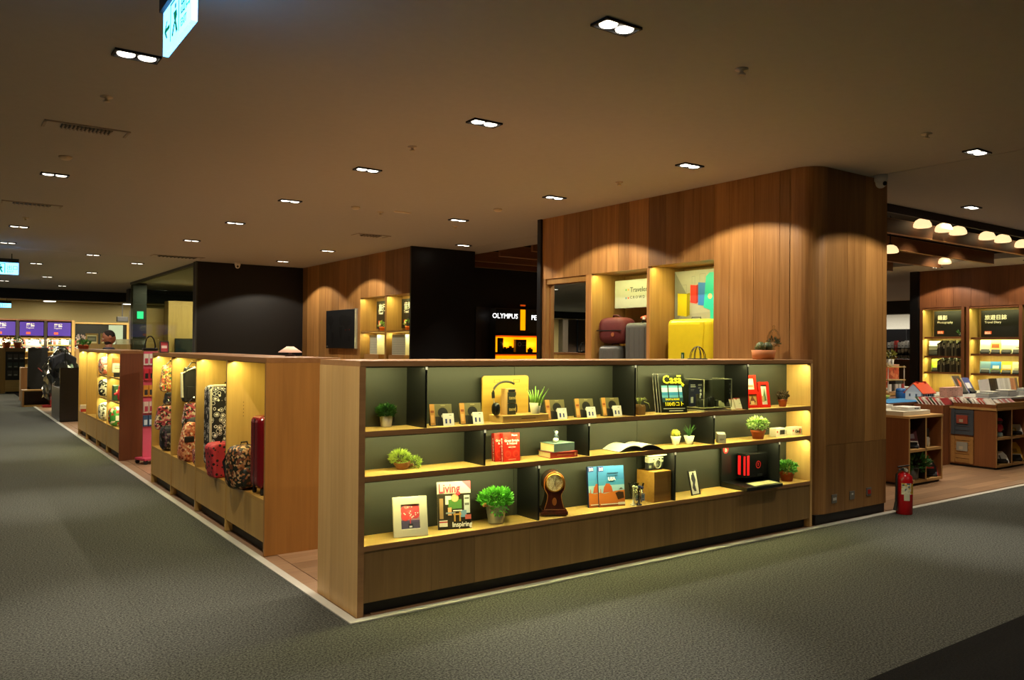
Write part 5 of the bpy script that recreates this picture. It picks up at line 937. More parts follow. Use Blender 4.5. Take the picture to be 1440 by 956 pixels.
o = thing('bottle', 'black-topped white bottle in the upper right cubby', 'bottle', (7.89, .74, .43)); MB().lathe([(.035, 0), (.035, .1), (.02, .12)], 14).build('body', C('#d8d4c4'), o, True); MB().lathe([(.022, .12), (.022, .22), (0, .225)], 12).build('cap', BLACK, o, True)
o = thing('potted_plant', 'dark green leafy plant in a grey pot in the lower left cubby', 'plant', (7.58, .74, .06)); pot(o, .055, .06, .13, C('#6a665c', .7)); leaves(MB(), (.04, -.02, .2), (.16, .1, .09), 170, .08, .03).build('foliage', DGREEN, o)
o = thing('toy_figure', 'red and green toy figure in the upper cubby of the right cabinet', 'toy', (9.93, .8, .43)); MB().lathe([(.05, 0), (.045, .05), (.03, .06)], 12).build('base', C('#a8c0c0'), o, True); MB().ell((0, 0, .12), (.06, .05, .06), 12, 8).build('body', C('#c03040'), o, True); MB().ell((.0, 0, .2), (.045, .04, .04), 12, 8).build('head', C('#2a1a1c'), o, True); MB().lathe([(.05, .22), (.03, .25), (0, .26)], 12).build('hat', C('#c03a48'), o, True); MB().tube([(.05, 0, .12), (.09, -.01, .09)], .018, 6).build('arm', C('#4a8a48'), o)
slant_book('white card with yellow square on a stand, upper right cubby of the right cabinet', 10.36, .79, .44, .26, .16, '#dcd8cc', [(-.02, .05, .04, .1, '#c9a840'), (0, .03, .055, .085, '#f0ece0')], 'card', -40, -35); slant_book('white folded card on a stand, lower left cubby of the right cabinet', 9.93, .79, .07, .26, .19, '#dcdcd2', [(.02, .04, .05, .12, '#4a4a48')], 'card', -40, -40)
slant_book('yellow illustrated book on a stand, lower right cubby of the right cabinet', 10.36, .79, .07, .27, .28, '#c9a030', [(-.12, .12, .03, .1, '#d8d4c4'), (.02, .08, .12, .18, '#8a6a20'), (-.08, -.02, .15, .22, '#e0c060')], 'book', -40, -30)
# on the first cabinet
zt = .828
for i, (x, y, w_, d, h, c_, lb) in enumerate(((7.62, .92, .62, .4, .05, '#c9c4ae', 'wide pale display tray on the oak cubby cabinet'), (7.62, .86, .28, .22, .045, '#e2dfd4', 'white flat box on the front tray of the cubby cabinet'), (7.70, 1.27, .34, .22, .09, '#dcd9cc', 'white flat box behind the front tray'))):
    zb = zt+(.05 if i == 1 else 0); o = thing('flat_box', lb, 'box', (x, y, zb)); MB().box(-w_/2, w_/2, -d/2, d/2, 0, h).build('carton', C(c_, .5), o, bev=.003)
    if i: MB().box(0, .1, -d/2-.001, -d/2, .018, .032).build('label', C('#3a3a3a'), o); printed(o, 'label_print', [(.02, .06, .02, .03, '#888')], -d/2-.0016)
o = thing('toy_tray', 'low tray of red and blue toys at the pillar edge', 'tray', (7.40, 1.3, zt)); MB().box(-.08, .1, -.1, .1, 0, .04).build('tray', C('#d8d4c8'), o)
for i in range(6): MB().ell((-.05+.025*i, -.06+.02*(i % 3), .055), (.018, .018, .018), 8, 6).build('toy', C(['#c02a2a', '#2a3a8a', '#d8b02a'][i % 3]), o, True)
o = thing('green_bowl', 'shallow lime green bowl near the pillar edge', 'bowl', (9.05, 2.05, .868)); MB().lathe([(.07, 0), (.14, .05), (.16, .09), (.15, .09), (.06, .015)], 18).build('bowl', C('#a8b858', .4), o, True); MB().lathe([(.15, .08), (.0, .09)], 16).build('fill', C('#c9c8a0'), o)
# ------------------------------------------------------------------ tables behind
def table(label, x0, x1, y0, y1, h, top, apron=.12):
    o = thing('display_table', label, 'table', (x0, y0, 0)); W_, D_ = x1-x0, y1-y0
    MB().box(0, W_, 0, D_, h-.03, h).build('table_top', top, o); MB().box(.03, W_-.03, .03, D_-.03, h-.03-apron, h-.03).build('apron', DARKOAK, o)
    for x in (.04, W_-.1):
        for y in (.04, D_-.1): MB().box(x, x+.06, y, y+.06, 0, h-.03-apron).build('leg', DARKOAK, o)
table('dark wood table with a blue cloth behind the cubby cabinets', 8.8, 11.45, 1.75, 2.75, .86, wood('table_top', '#5a3a20', '#6f4a2a', 'x', tint=.03)); table('grey-topped table of magazines before the lit bookcases', 11.6, 14.2, 1.6, 3.1, .86, C('#8a8a86', .4)); table('dark low counter before the black post', 11.2, 13.2, 3.6, 4.4, .92, C('#a8a8a0', .4), .5)
o = MB().prism([(-.9, -.22), (.85, -.22), (.9, .3), (-.6, .32)], 'z', 0, .006).build('blue_cloth', C('#2f7fb8', .6), None, loc=(9.75, 2.0, .861)); tag(o, 'blue sheet spread on the dark wood table', 'cloth')
o = thing('toy_house', 'white toy house with an orange roof on the blue sheet', 'toy house', (0, 0, .868), 0); p = P(1300, 557, z=.868); o.location = (10.1, 2.0, .868); q = 0
MB().box(-.18, .2, -.12, .12, 0, .12).build('walls', C('#f2f2ec'), o); MB().prism([(-.12, .12), (.12, .12), (0, .24)], 'x', -.18, .2).build('gable', C('#e4e6e4'), o)
for sg in (-1, 1): MB()._a([(-.19, sg*.15, .1), (.21, sg*.15, .1), (.21, 0, .255), (-.19, 0, .255), (-.19, sg*.15, .09), (.21, sg*.15, .09), (.21, 0, .243), (-.19, 0, .243)], [(0, 1, 2, 3), (4, 7, 6, 5), (0, 4, 5, 1), (0, 3, 7, 4), (1, 5, 6, 2)], 0).build('roof', C('#e0562a', .5), o)
for x in (-.12, -.05, .08, .14): MB().box(x, x+.03, -.123, -.12, .05, .09).build('window', C('#5a6470'), o)
MB().box(.01, .05, -.123, -.12, 0, .085).build('door', C('#2a2a2c'), o)
for y in (-.06, .04): MB().box(-.183, -.18, y, y+.025, .05, .09).build('window', C('#5a6470'), o)
for x in (-.1, .12): MB().box(x, x+.04, -.02, .02, .24, .27).build('chimney', C('#c8402a'), o)
for i in range(3):
    o = thing('pink_box', 'pink dotted paper box, %s of three in a row' % ['left', 'middle', 'right'][i], 'box', (P(1330, 557, y=2.25).x+.178*i, 2.25, .862)); MB().box(-.085, .085, -.06, .06, 0, .14).build('carton', pattern('pink_dots', [(0, '#5a3a3a'), (.2, '#d8a898'), (.8, '#e0b8a8')], 40), o); MB().box(-.087, .087, -.062, .062, .14, .15).build('lid', C('#d8a898'), o)
o = thing('globe', 'shiny blue round tin behind the pink boxes', 'tin', (10.3, 2.4, .862)); MB().lathe([(.07, 0), (.075, .01), (.075, .13), (.06, .15), (0, .155)], 18).build('body', C('#2a6ab0', .3), o, True); MB().lathe([(.076, .1), (.076, .115)], 18, cap=False).build('rim', C('#1c4a80'), o)
# row of paperbacks leaning in the tray on the second cabinet
o = thing('book_tray', 'oak tray edge holding leaning paperbacks on the right cabinet', 'tray', (9.55, .72, .83)); MB().box(.12, 1.0, -.01, .01, 0, .07).build('front_board', CABE, o); MB().box(.1, .12, -.01, .56, 0, .05).build('side_board', CABS, o); MB().box(.12, 1.0, .0, .56, 0, .008).build('tray_floor', CABS, o)
cols = ['#d8d2c4', '#b8443a', '#e0dccf', '#c9c1b0', '#8a2f2a', '#d8cdb8', '#c05a48', '#e4e0d6', '#2e2a2a', '#d0c8bc', '#a83a34']
rowb = MB().box(-.07, .07, -.006, .006, 0, .16)
for k in range(30):
    if k < 22: x, y = 9.76+.0, .80+.022*k; loc = (9.72+.15*(k % 2), y, .84); rz, tl = 0, -42
    else: loc = (10.02+.055*(k-22), .78, .84); rz, tl = 0, -50
    o = thing('paperback', 'slim paperback leaning in the oak tray of the right cabinet, %s from the left' % NTH[k], 'book', loc, rz, tl, 'paperbacks leaning in the oak tray'); MB().box(-.065, .065, -.006, .006, 0, .14).build('pages', WT, o); MB().box(-.066, .066, -.0075, -.006, 0, .141).build('cover', C(cols[(k*3) % 11], .4), o)
for k in range(8):
    o = thing('paperback', 'paperback leaning on the plinth behind the crates, %s going back' % NTH[k], 'book', (9.62, 1.33+.05*k, .84), 0, -40, 'paperbacks before the crates'); MB().box(-.12, .12, -.008, .008, 0, .12).build('pages', WT, o); MB().box(-.121, .121, -.0095, -.008, 0, .121).build('cover', C(['#8a2428', '#c9c2b4', '#b83a34', '#2f4a2c'][k % 4], .4), o)
bx2 = MB().box(9.45, 9.78, 1.325, 1.74, .0, .84).build('low_plinth', DARKOAK); tag(bx2, 'dark wooden plinth behind the crate panels', 'plinth')
# magazines on the grey table
for k in range(7):
    n = 3+k % 3
    for j in range(n):
        o = thing('magazine', 'flat magazine on the grey table, layer %s of stack %s from the left' % (['one', 'two', 'three', 'four', 'five'][j], ['one', 'two', 'three', 'four', 'five', 'six', 'seven'][k]), 'magazine', (11.8+.34*k, 1.8+.1*(k % 2), .86+.022*j), R.uniform(-4, 4), 0, 'flat magazine stacks on the grey table'); MB().box(-.14, .14, -.1, .1, 0, .016).build('pages', C('#c9c9c4', .6), o); MB().box(-.141, .141, -.101, .101, .016, .021).build('cover', C(['#7a7e84', '#c9c6bc', '#4a5a6a', '#8a8680', '#b0aca4'][(k+j) % 5], .35), o)
for k in range(11):
    c_ = ['#141414', '#1a1a1a', '#2a2a2a', '#d8d8d2', '#c9c9c2', '#d4d4cc', '#b9b9b2', '#d0cec6', '#b07858', '#b8805c', '#6a5a4a'][k]
    o = thing('catalogue', 'upright catalogue, %s in the row on the grey table' % (od+['tenth', 'eleventh'])[k], 'book', (13.02+.1*k, 2.25, .86), 0, -10, 'upright catalogues on the grey table'); MB().box(-.046, .046, 0, .18, 0, .27).build('pages', WT, o); MB().box(-.047, .047, -.003, 0, 0, .272).build('cover', C(c_, .4), o)
o = slant_book('book with orange leaf picture on the grey table', 12.55, 2.5, .87, .24, .34, '#3a2620', [([(-.05, .05), (.08, .2), (.0, .3)], '#d8601e'), ([(-.08, .02), (.06, .06), (-.02, .14)], '#c8301e')]); o = slant_book('blue and white book standing on the grey table', 12.85, 2.5, .87, .24, .3, '#2a3a8a', [(-.1, .06, .02, .2, '#d8d8d8')])
o = thing('orange_box', 'orange printed gift box behind the toy house', 'box', (12.2, 3.3, .92)); o.location = (12.35, 3.75, .92); MB().box(-.22, .22, -.06, .06, 0, .4).build('carton', pattern('orange_print', [(0, '#c8502a'), (.4, '#a03a1e'), (.7, '#d8784a')], 14, out='Color'), o); MB().box(-.22, .22, -.065, .065, .4, .43).build('lid', C('#d8a080'), o); MB().box(-.15, .1, -.2, -.07, 0, .14).build('black_case', BLACK, o, bev=.01)
o = thing('display_bust', 'small black and white bust standing on the dark counter', 'bust', (11.35, 3.9, .92), -30); MB().lathe([(.1, 0), (.09, .02), (.13, .1), (.1, .2), (.04, .24)], 16).build('torso', C('#17171a'), o, True); MB().lathe([(.06, .18), (.045, .25)], 14).build('collar', WHITE, o, True); MB().ell((0, 0, .32), (.06, .07, .08), 14, 9).build('head', C('#c9a890'), o, True); MB().lathe([(.075, .36), (.07, .4), (.04, .42), (0, .42)], 14).build('cap', WHITE, o, True)
# white rack of cards by the pillar edge
o = thing('white_rack', 'white wire display rack of photos and small boxes at the pillar edge', 'rack', (11.1, 3.1, 0)); MB().box(-.25, .35, -.2, .2, 0, .86).build('cabinet', CABS, o); MB().box(-.28, .38, -.22, .22, .86, .9).build('top_board', CABE, o)
for x in (-.2, .3): MB().cyl((x, -.15, .9), (x, -.15, 1.35), .008, 6).build('post', WHITE, o)
for z in (1.1, 1.32): MB().box(-.22, .32, -.17, .1, z, z+.015).build('shelf', PALEX, o)
for i in range(5): MB().box(-.18+.1*i, -.11+.1*i, -.16, -.14, .92, 1.04).build('photo_card', C(['#e0dcd4', '#2a2a2a', '#d8d4cc', '#c9c9c4', '#a83a34'][i]), o)
o = thing('potted_plant', 'yellow flowering plant in a white pot on the white rack', 'plant', (11.1, 3.05, 1.337)); pot(o, .07, .08, .12, WHITE); leaves(MB(), (0, 0, .18), (.12, .08, .07), 90, .06, .03).build('foliage', C('#8a8a34', .5, var=.3), o)
o = thing('poster_stand', 'white and red poster panel behind the yellow flowering plant', 'poster', (11.6, 3.55, .92), -10); MB().box(-.4, .15, 0, .03, 0, .75).build('panel', C('#d8d0c4'), o); printed(o, 'poster_print', [(-.1, .15, .0, .55, '#b83028'), (-.35, .1, .58, .7, '#e8e8e0'), (-.4, -.1, .3, .5, '#b87a48')], -.002)
# ------------------------------------------------------------------ lit bookcases on the far right wall
BCW = wood('bookcase_lining', '#9a7c40', '#b8985a', 'z', tint=.04)
def bookcase(label, ya, yb, zs_, t1, t2):
    o = thing('bookcase', label, 'bookcase', (15.0, (ya+yb)/2, 0), -90); w_ = (ya-yb)/2
    MB().box(-w_, w_, .44, .46, 0, 2.5).build('back_panel', BCW, o)
    for x in (-w_, w_-.03): MB().box(x, x+.03, .0, .44, 0, 2.5).build('side_panel', BCW, o); MB().box(x-.015, x+.045, -.012, 0, 0, 2.51).build('edge_band', DARKOAK, o)
    for z in zs_: MB().box(-w_+.03, w_-.03, .1, .44, z-.03, z).build('shelf_board', BCW, o); MB().box(-w_+.03, w_-.03, .09, .1, z-.035, z+.002).build('edge_band', DARKOAK, o)
    MB().box(-w_+.03, w_-.03, .0, .44, 2.48, 2.5).build('top_board', DARKOAK, o)
    for z in [2.47]+[q-.04 for q in zs_]: area('bookcase_led', (15.14 if z < 2.4 else 15.05, (ya+yb)/2, z), .03, 2*w_-.1, E_NICHE*.8, LED, (0, rad(-8), 0))
    s_ = thing('wall_sign', 'black sign reading %s in the lit bookcase' % t2, 'sign', (15.3, (ya+yb)/2, zs_[0]+.01), -90); MB().box(-w_+.13 if t2 == 'Photography' else -w_+.13, w_-.05, 0, .03, 0, .54).build('panel', BRD, s_)
    text(t1, .105, WT, s_, (-w_+.2, -.002, .36), bold=.001); text(t2, .062, WT, s_, (-w_+.2, -.002, .28)); MB().box(-w_+.2, -w_+.33, -.003, 0, .06, .12).build('logo', OR, s_); text('誠品', .055, WT, s_, (-w_+.205, -.0045, .068))
    return o
Zp = [1.90, 1.50, 1.165]; Zt = [1.885, 1.555, 1.16]
bookcase('lit bookcase headed Photography on the dark oak wall', 4.56, 3.68, Zp, '攝影', 'Photography'); bookcase('lit bookcase headed Travel Diary on the dark oak wall', 3.61, 2.60, Zt, '旅遊日誌', 'Travel Diary'); bookcase('lit bookcase cut by the right edge of the view', 2.53, 1.6, Zt, '旅遊', 'Travel')
o = thing('potted_plant', 'small dark sprig pot before the Photography sign', 'plant', (15.2, 3.82, 1.90)); pot(o, .04, .05, .06, BLACK); leaves(MB(), (0, 0, .1), (.09, .08, .04), 50, .05, .02).build('foliage', DGREEN, o)
dk = ['#26241f', '#3a382c', '#1c1c1a', '#4a4838', '#2f2d26', '#55523f', '#201e1a', '#6a664c', '#33301f', '#181814']
bkm = {}
for si, z in enumerate((1.50, 1.165)):
    y = 4.28
    k = 0
    while y > 3.76:
        t = .024+.012*((k*7) % 3)/2; h = .27+.02*((k*5) % 4)-(.03 if si else 0)
        o = thing('photo_book', 'dark spined book, %s from the left on the %s Photography shelf' % (NTH[k], 'upper' if si == 0 else 'lower'), 'book', (15.13, y-t/2, z), -90, 0, 'dark photo books on the %s shelf' % ('upper' if si == 0 else 'lower'))
        MB().box(-t/2, t/2, 0, .2, 0, h).build('cover', C(dk[(k*3+si) % 10], .4), o); MB().box(-t*.3, t*.3, -.001, 0, h*.6, h*.85).build('spine_label', C(['#8a8668', '#a8a488', '#5a5644'][k % 3]), o); y -= t+.003; k += 1
o = slant_book('large dark landscape book facing out in the Photography bookcase', 15.16, 4.36, 1.505, .24, .31, '#2a2a28', [(-.12, .12, .2, .31, '#c9c9c0'), (-.12, .12, .12, .18, '#6a6a60')], rz=-90, tilt=-8); o = slant_book('lime green book facing out on the lower Photography shelf', 15.16, 4.32, 1.17, .2, .26, '#8ab02a', [(-.06, .04, .08, .16, '#c9d84a'), (.0, .06, .02, .08, '#e0d838')], rz=-90, tilt=-8)
for i, (c_, bits, lb) in enumerate((('#c9cbb0', [(-.1, .1, .02, .06, '#3a4a34')], 'pale green cover'), ('#c9a860', [(-.08, .06, .12, .2, '#8a4a24'), (-.1, .1, .02, .1, '#d8c080')], 'tan food cover'), ('#d8d8b8', [(-.1, .1, .02, .07, '#4a5a24'), (-.1, .1, .07, .1, '#a8a868')], 'cream and green cover'), ('#dcdcc4', [(-.04, .02, .12, .14, '#888')], 'plain cream cover'))):
    slant_book('wide book with %s on the upper Travel Diary shelf' % lb, 15.16, 3.34-.2*i, 1.56, .2, .28, c_, bits, rz=-90, tilt=-8)
for i, (c_, bits, lb) in enumerate((('#6a8aa0', [(-.08, .08, .03, .1, '#9aa8a0')], 'blue-grey cover'), ('#3a7ac0', [(-.1, .1, .02, .1, '#6a8a3a'), (-.06, .06, .1, .16, '#d8d8d0')], 'blue sky cover'), ('#d8b838', [(-.08, .08, .1, .18, '#c9c0a8'), (-.1, .1, .0, .03, '#b89018')], 'yellow cover'), ('#c9c9a8', [(-.06, .04, .05, .12, '#a8a88a')], 'pale cover'))):
    slant_book('wide book with %s on the lower Travel Diary shelf' % lb, 15.16, 3.34-.2*i, 1.165, .2, .24, c_, bits, rz=-90, tilt=-8)
# ------------------------------------------------------------------ far right: black shelves against a pale wall
p = P(1248, 463, x=26.5); q = P(1286, 463, x=26.5)
o = thing('black_bookcase', 'far black bookcase with rows of pale book spines', 'bookcase', (26.5, (p.y+q.y)/2-.2, 0), -90); w_ = (p.y-q.y)/2+.4; MB().box(-w_, w_, 0, .4, 0, p.z).build('carcass', C('#15161a', .5), o)
for x in (-w_, 0, w_-.04): MB().box(x, x+.04, -.02, 0, 0, p.z).build('upright', C('#3a3a3c', .5), o)
for v in (489, 499, 504): zz_ = P(1266, v, x=26.5).z; MB().box(-w_, w_, -.25, 0, zz_-.03, zz_).build('shelf_board', BLACK, o)
for r_i, v in enumerate((489, 499, 504)):
    zz_ = P(1266, v, x=26.5).z
    for k in range(11):
        b_ = thing('book', 'tiny pale book on the far black bookcase, %s in the %s row' % (NTH[k], ['top', 'middle', 'lowest'][r_i]), 'book', (26.38, p.y-.12-.13*k-(.1 if k > 6 else 0), zz_), -90, 0, 'far pale books, %s row' % ['top', 'second', 'third'][r_i]); MB().box(-.05, .05, 0, .2, 0, .2+.03*(k % 3)).build('cover', C(['#d8d6cc', '#c8443a', '#e0ded2', '#b9b4a8', '#c9c4b8'][(k*3) % 5]), b_); MB().box(-.03, .03, -.002, 0, .05, .1).build('spine_label', C('#8a8a84'), b_)
o = thing('wood_counter', 'plain brown counter far behind the white rack', 'counter', (17.5, 6.6, 0), -60); MB().box(-.8, .8, 0, .6, 0, 1.35).build('body', wood('far_counter', '#5a4430', '#6f563e', 'z', tint=.03), o); MB().box(-.82, .82, -.02, .62, 1.35, 1.39).build('top_board', DARKOAK, o)
area('far_hall_light', (27.5, 13, 3.25), 3, 6, 420, (1, .95, .85))
# ------------------------------------------------------------------ far end of the aisle
YF = 31.0
PURP = C('#3a1f8a', .5, emit=.35)
def fx(u): return P(u, 470, y=YF).x
def fz(v, u=60): return P(u, v, y=YF).z
edges = [(-16, 'off'), (0, 0)]
wb = fx(64)-fx(24.5)
xs0 = fx(24.5)
BT = fz(451)
for k in list(range(-17, -10))+[-2, -1, 0, 1]:
    x0 = xs0+wb*k; nm = {0: 'middle', 1: 'right', -1: 'left-edge'}.get(k, None)
    lab = 'far lit bookcase with a purple sign, %s one' % nm if nm else 'purple-signed bookcase seen only in the mirror, %s along' % NTH[k+17] if k < -5 else 'far bookcase with a purple sign just outside the left edge'
    o = thing('bookcase', lab, 'bookcase', (x0, YF, 0), 0, 0, 'far purple bookcases')
    MB().box(0, wb, .3, .35, 0, BT).build('back_panel', BCW, o)
    for x in (0, wb-.05): MB().box(x, x+.05, 0, .3, 0, BT).build('side_panel', C('#2a2018', .6), o)
    MB().box(0, wb, -.01, .3, BT, BT+.05).build('top_board', DARKOAK, o)
    MB().box(.07, wb-.07, -.02, 0, fz(472), fz(453)).build('sign_panel', PURP, o)
    text('雜誌', .14, WT, o, (.28, -.022, fz(459)), bold=.003); text('Magazine', .07, WT, o, (.28, -.022, fz(462))); MB().box(.28, .42, -.024, -.02, fz(470), fz(467)).build('logo', C('#e05030', .5, emit=.5), o)
    for v in (475, 484.5, 494, 503): MB().box(.05, wb-.05, 0, .3, fz(v)-.03, fz(v)).build('shelf_board', PALEX, o)
    if -1 <= k <= 1:
        for r_i, v in enumerate((484.5, 494)):
            for j in range(12):
                h = (fz(475.5)-fz(484.5))*(.72+.08*((j*5+k) % 3)); b_ = thing('book', 'tiny book, %s from the left on the %s row of the %s purple bookcase' % (NTH[j], ['upper', 'lower'][r_i], nm), 'book', (x0+.09+.088*j, YF+.02, fz(v)), 0, 0, 'books on the %s row of the %s purple bookcase' % (['upper', 'lower'][r_i], nm))
                MB().box(0, .08, 0, .15, 0, h).build('cover', C(['#c9cdb8', '#5a6a5a', '#d8d4c0', '#8a4a3a', '#a8b0a0', '#3a4a4a', '#d0a890', '#e0dcc8'][(j*3+k*5+r_i) % 8]), b_); MB().box(.01, .07, -.002, 0, h*.6, h*.8).build('spine_label', C(['#e8e4d8', '#b83a2a', '#3a4a6a'][j % 3]), b_)
    area('bookcase_led', (x0+wb/2, YF-.05, fz(474.5)-.05), wb-.1, .05, 9, (1, .92, .6)); 
MB_far = MB().box(fx(101), fx(105), YF-.02, YF+.3, 0, BT+.05).build('trim_8', HONEYP); MB_far['kind'] = 'structure'
# framed opening to the right of the bookcases
ox0, ox1 = fx(106), fx(182); struct('window_2', MB().box(ox0, ox1, YF+.05, YF+.1, fz(490), fz(454)), C('#14130f', .3), 'dark glazed opening in the far wall')
MB().box(ox0, ox1, YF-.02, YF+.05, fz(454), fz(454)+.06).box(ox1-.1, ox1, YF-.02, YF+.05, 0, fz(454)).build('window_frame', HONEYP, bpy.data.objects['window_2']); MB().box(fx(153), fx(173), YF+.03, YF+.05, fz(488), fz(455)).build('pane', C('#8a9a8a', .4, emit=.25), bpy.data.objects['window_2'])
struct('wall_far', MB().box(ox0, ox1, YF, YF+.3, 0, fz(490)), SHAD, 'brown wall under the far opening')
for i, (u0, u1, lb) in enumerate(((120, 138, 'wide framed landscape print, left of two on the far ledge'), (141, 159, 'wide framed landscape print, right of two on the far ledge'))):
    y_ = 20.; a, b = P(u0, 484, y=y_), P(u1, 469, y=y_); o = thing('framed_print', lb, 'frame', ((a.x+b.x)/2, y_, a.z), 0); w_ = (b.x-a.x)/2; h = b.z-a.z
    frame(o, -w_, w_, 0, h, .03, wood('gold_frame', '#8a6a34', '#a8844a', 'x'), C('#c9bd90'), rects=[(-w_*.72, w_*.72, h*.25, h*.75, '#5a5a48'), (-w_*.6, w_*.5, h*.4, h*.6, '#7a7a68')])
a, b = P(118, 487, y=20), P(162, 484, y=20); o = MB().box(a.x-.05, b.x+.4, 19.95, 20.3, 0, b.z).build('ledge_cabinet', SHAD); tag(o, 'brown cabinet ledge carrying the two framed prints', 'cabinet')
for k in range(6):
    bb_ = thing('flat_box', 'thin white board in the stack beside the framed prints, level %s from the bottom' % od[k], 'box', (P(174, 488, y=20.1).x, 20.1, P(170, 484, y=20).z+.024*k-.0), 0, 0, 'stack of white boards'); MB().box(-.2, .22, -.1, .1, 0, .02).build('board', C('#c9c0a8'), bb_); MB().box(-.2, .22, -.101, -.1, .004, .008).build('edge_line', C('#6a5a44'), bb_)
# speaker on the far wall
p = P(172, 446, y=30); o = thing('wall_speaker', 'black speaker box hanging on the far cream wall', 'speaker', (p.x, 30, p.z-.18), 0); MB().box(-.2, .2, -.12, .1, 0, .2).build('body', BLACK, o, bev=.02); MB().cyl((0, 0, .2), (0, 0, 1.0), .02, 6).build('bracket', BLACK, o); MB().box(-.17, .17, -.125, -.12, .02, .18).build('grille', C('#26262a', .8), o)
# round lights and strip of the far room
for i, (u, v, lb) in enumerate(((70, 423, 'oval lit ceiling lamp of the far room, left of the beam'), (49, 431, 'second oval lit ceiling lamp of the far room'), (162, 431, 'oval lit ceiling lamp of the far room near the dark post'))):
    p = P(u, v, z=3.28); o = thing('ceiling_lamp', lb, 'ceiling light', (p.x, min(p.y, 32.5), 3.3)); MB().lathe([(.22, -.03), (.2, -.045), (0, -.05)], 18).build('diffuser', C('#fffbe8', .4, emit=4), o, True); MB().lathe([(.25, 0), (.25, -.03), (.22, -.03)], 18).build('rim', C('#a8a08a'), o, True)
for x in (-17, -12, -6, -1, 3.5, 7): area('far_room_light', (x, 28.6, 3.28), 3, 2, 360, (1, .88, .6))
area('behind_glass_light', (4.5, 16, 3.25), 2, 3, 260, (.9, 1, .62)); area('behind_glass_light', (3.6, 18.2, 3.25), 2, 1.5, 160, (1, .86, .58))
# green exit lamp on the dark post
p = P(197.5, 443, y=19.84); o = thing('green_lamp', 'small green glowing exit lamp on the dark post', 'sign', (p.x, 19.84, p.z-.1)); MB().box(-.09, .07, -.03, 0, 0, .2).build('lens', C('#20e8a0', .4, emit=1.5), o); MB().box(-.1, .08, -.01, 0, -.01, .21).build('housing', BLACK, o)
p = P(262, 486, y=19.5); o = thing('screen', 'dark monitor against the light wood block behind the glass', 'screen', (p.x, 19.5, p.z-.4), 0); MB().box(-.32, .5, -.04, 0, 0, .6).build('panel', C('#0f1416', .2), o); MB().box(-.3, .48, -.042, -.04, .02, .58).build('glass', C('#18242a', .15), o); MB().box(.0, .1, -.02, .0, -1.2, .0).build('post', BLACK, o)
# ------------------------------------------------------------------ fixtures along the far aisle
o = thing('black_cabinet', 'glossy black cabinet with grey side beyond the gift shelf', 'cabinet', (0, 0, 0)); o.location = (-.02, 14.25, 0); hb_ = P(90, 517, y=14.25).z
MB().box(0, .34, 0, .03, .02, hb_).build('front', C('#0d0e10', .2), o); MB().box(0, .02, .03, 1.42, .02, hb_*.62).build('grey_side', C('#55565a', .35, .4), o); MB().box(.02, .5, .03, 1.42, .02, hb_*.6).build('body', BLACK, o); MB().box(.02, .5, .05, 1.4, 0, .02).build('plinth', BLACK, o)
o = thing('tall_post', 'tall narrow dark post at the end of the gift shelf', 'post', (.02, 11.78, 0)); MB().box(0, .08, 0, .06, 0, 1.42).build('post', C('#2a2a2a', .4), o); MB().box(-.004, 0, .01, .05, .75, 1.1).build('handle_strip', C('#b8a88a'), o)
# clothes rack under a plastic sheet
o = thing('covered_rack', 'clothes rack draped with a crumpled clear plastic sheet', 'clothes rack', (.28, 16.75, 0)); h = P(83, 487, y=16.6).z
for y in (-.6, .6): MB().cyl((0, y, 0), (0, y, h-.05), .015, 6).build('upright', CHROME, o)
MB().cyl((0, -.65, h-.06), (0, .65, h-.06), .015, 6).build('rail', CHROME, o)
gm = C('#2a2c30', .6, var=.3)
for k in range(5): y = -.5+.25*k; MB().prism([(-.2, .45), (.2, .45), (.24, h-.25), (.05, h-.14), (-.05, h-.14), (-.24, h-.25)], 'y', y-.05, y+.05).build('garment', [gm, C('#4a4c52', .7), C('#1c1e22', .7)][k % 3], o, bev=.03)
b = MB(); nu, nv = 26, 12
for j in range(nv+1):
    t = j/nv; zz_ = h-.0-(h-.35)*t
    for i in range(nu):
        a = 2*math.pi*i/nu; rx = (.06+.3*min(1, t*2.4))*(1+.14*R.uniform(-1, 1)); ry = (.35+.45*min(1, t*2))*(1+.08*R.uniform(-1, 1)); b.v.append((rx*math.cos(a), ry*math.sin(a), zz_+.03*R.uniform(-1, 1)))
for j in range(nv):
    for i in range(nu): b.f.append((j*nu+i, j*nu+(i+1) % nu, (j+1)*nu+(i+1) % nu, (j+1)*nu+i)); b.mi.append(0)
b.build('plastic_sheet', glassy('plastic_sheet', '#c9ccd0', .55, .12), o)
# black partition with wooden base box, red stand, lamp
y_ = 19.6; a, b2 = P(39, 520, y=y_), P(67, 520, y=y_); zt_, zb_ = P(52, 489, y=y_).z, P(52, 544, y=y_).z
o = thing('black_partition', 'flat black partition panel far down the aisle', 'panel', ((a.x+b2.x)/2, y_, 0)); w_ = (b2.x-a.x)/2; MB().box(-w_, w_, 0, .05, zb_-.3, zt_).build('panel', C('#101012', .5), o); MB().box(-w_, -w_+.05, 0, .05, 0, zb_).box(w_-.05, w_, 0, .05, 0, zb_).build('foot', BLACK, o)
o = thing('table_lamp', 'white dome lamp standing on the black partition', 'lamp', ((a.x+b2.x)/2-.1, y_+.03, zt_)); MB().lathe([(.05, 0), (.03, .02)], 12).build('base', BLACK, o); MB().lathe([(.2, .02), (.15, .1), (.06, .14), (0, .145)], 18).build('shade', C('#f0e0c0', .5, emit=.8), o, True)
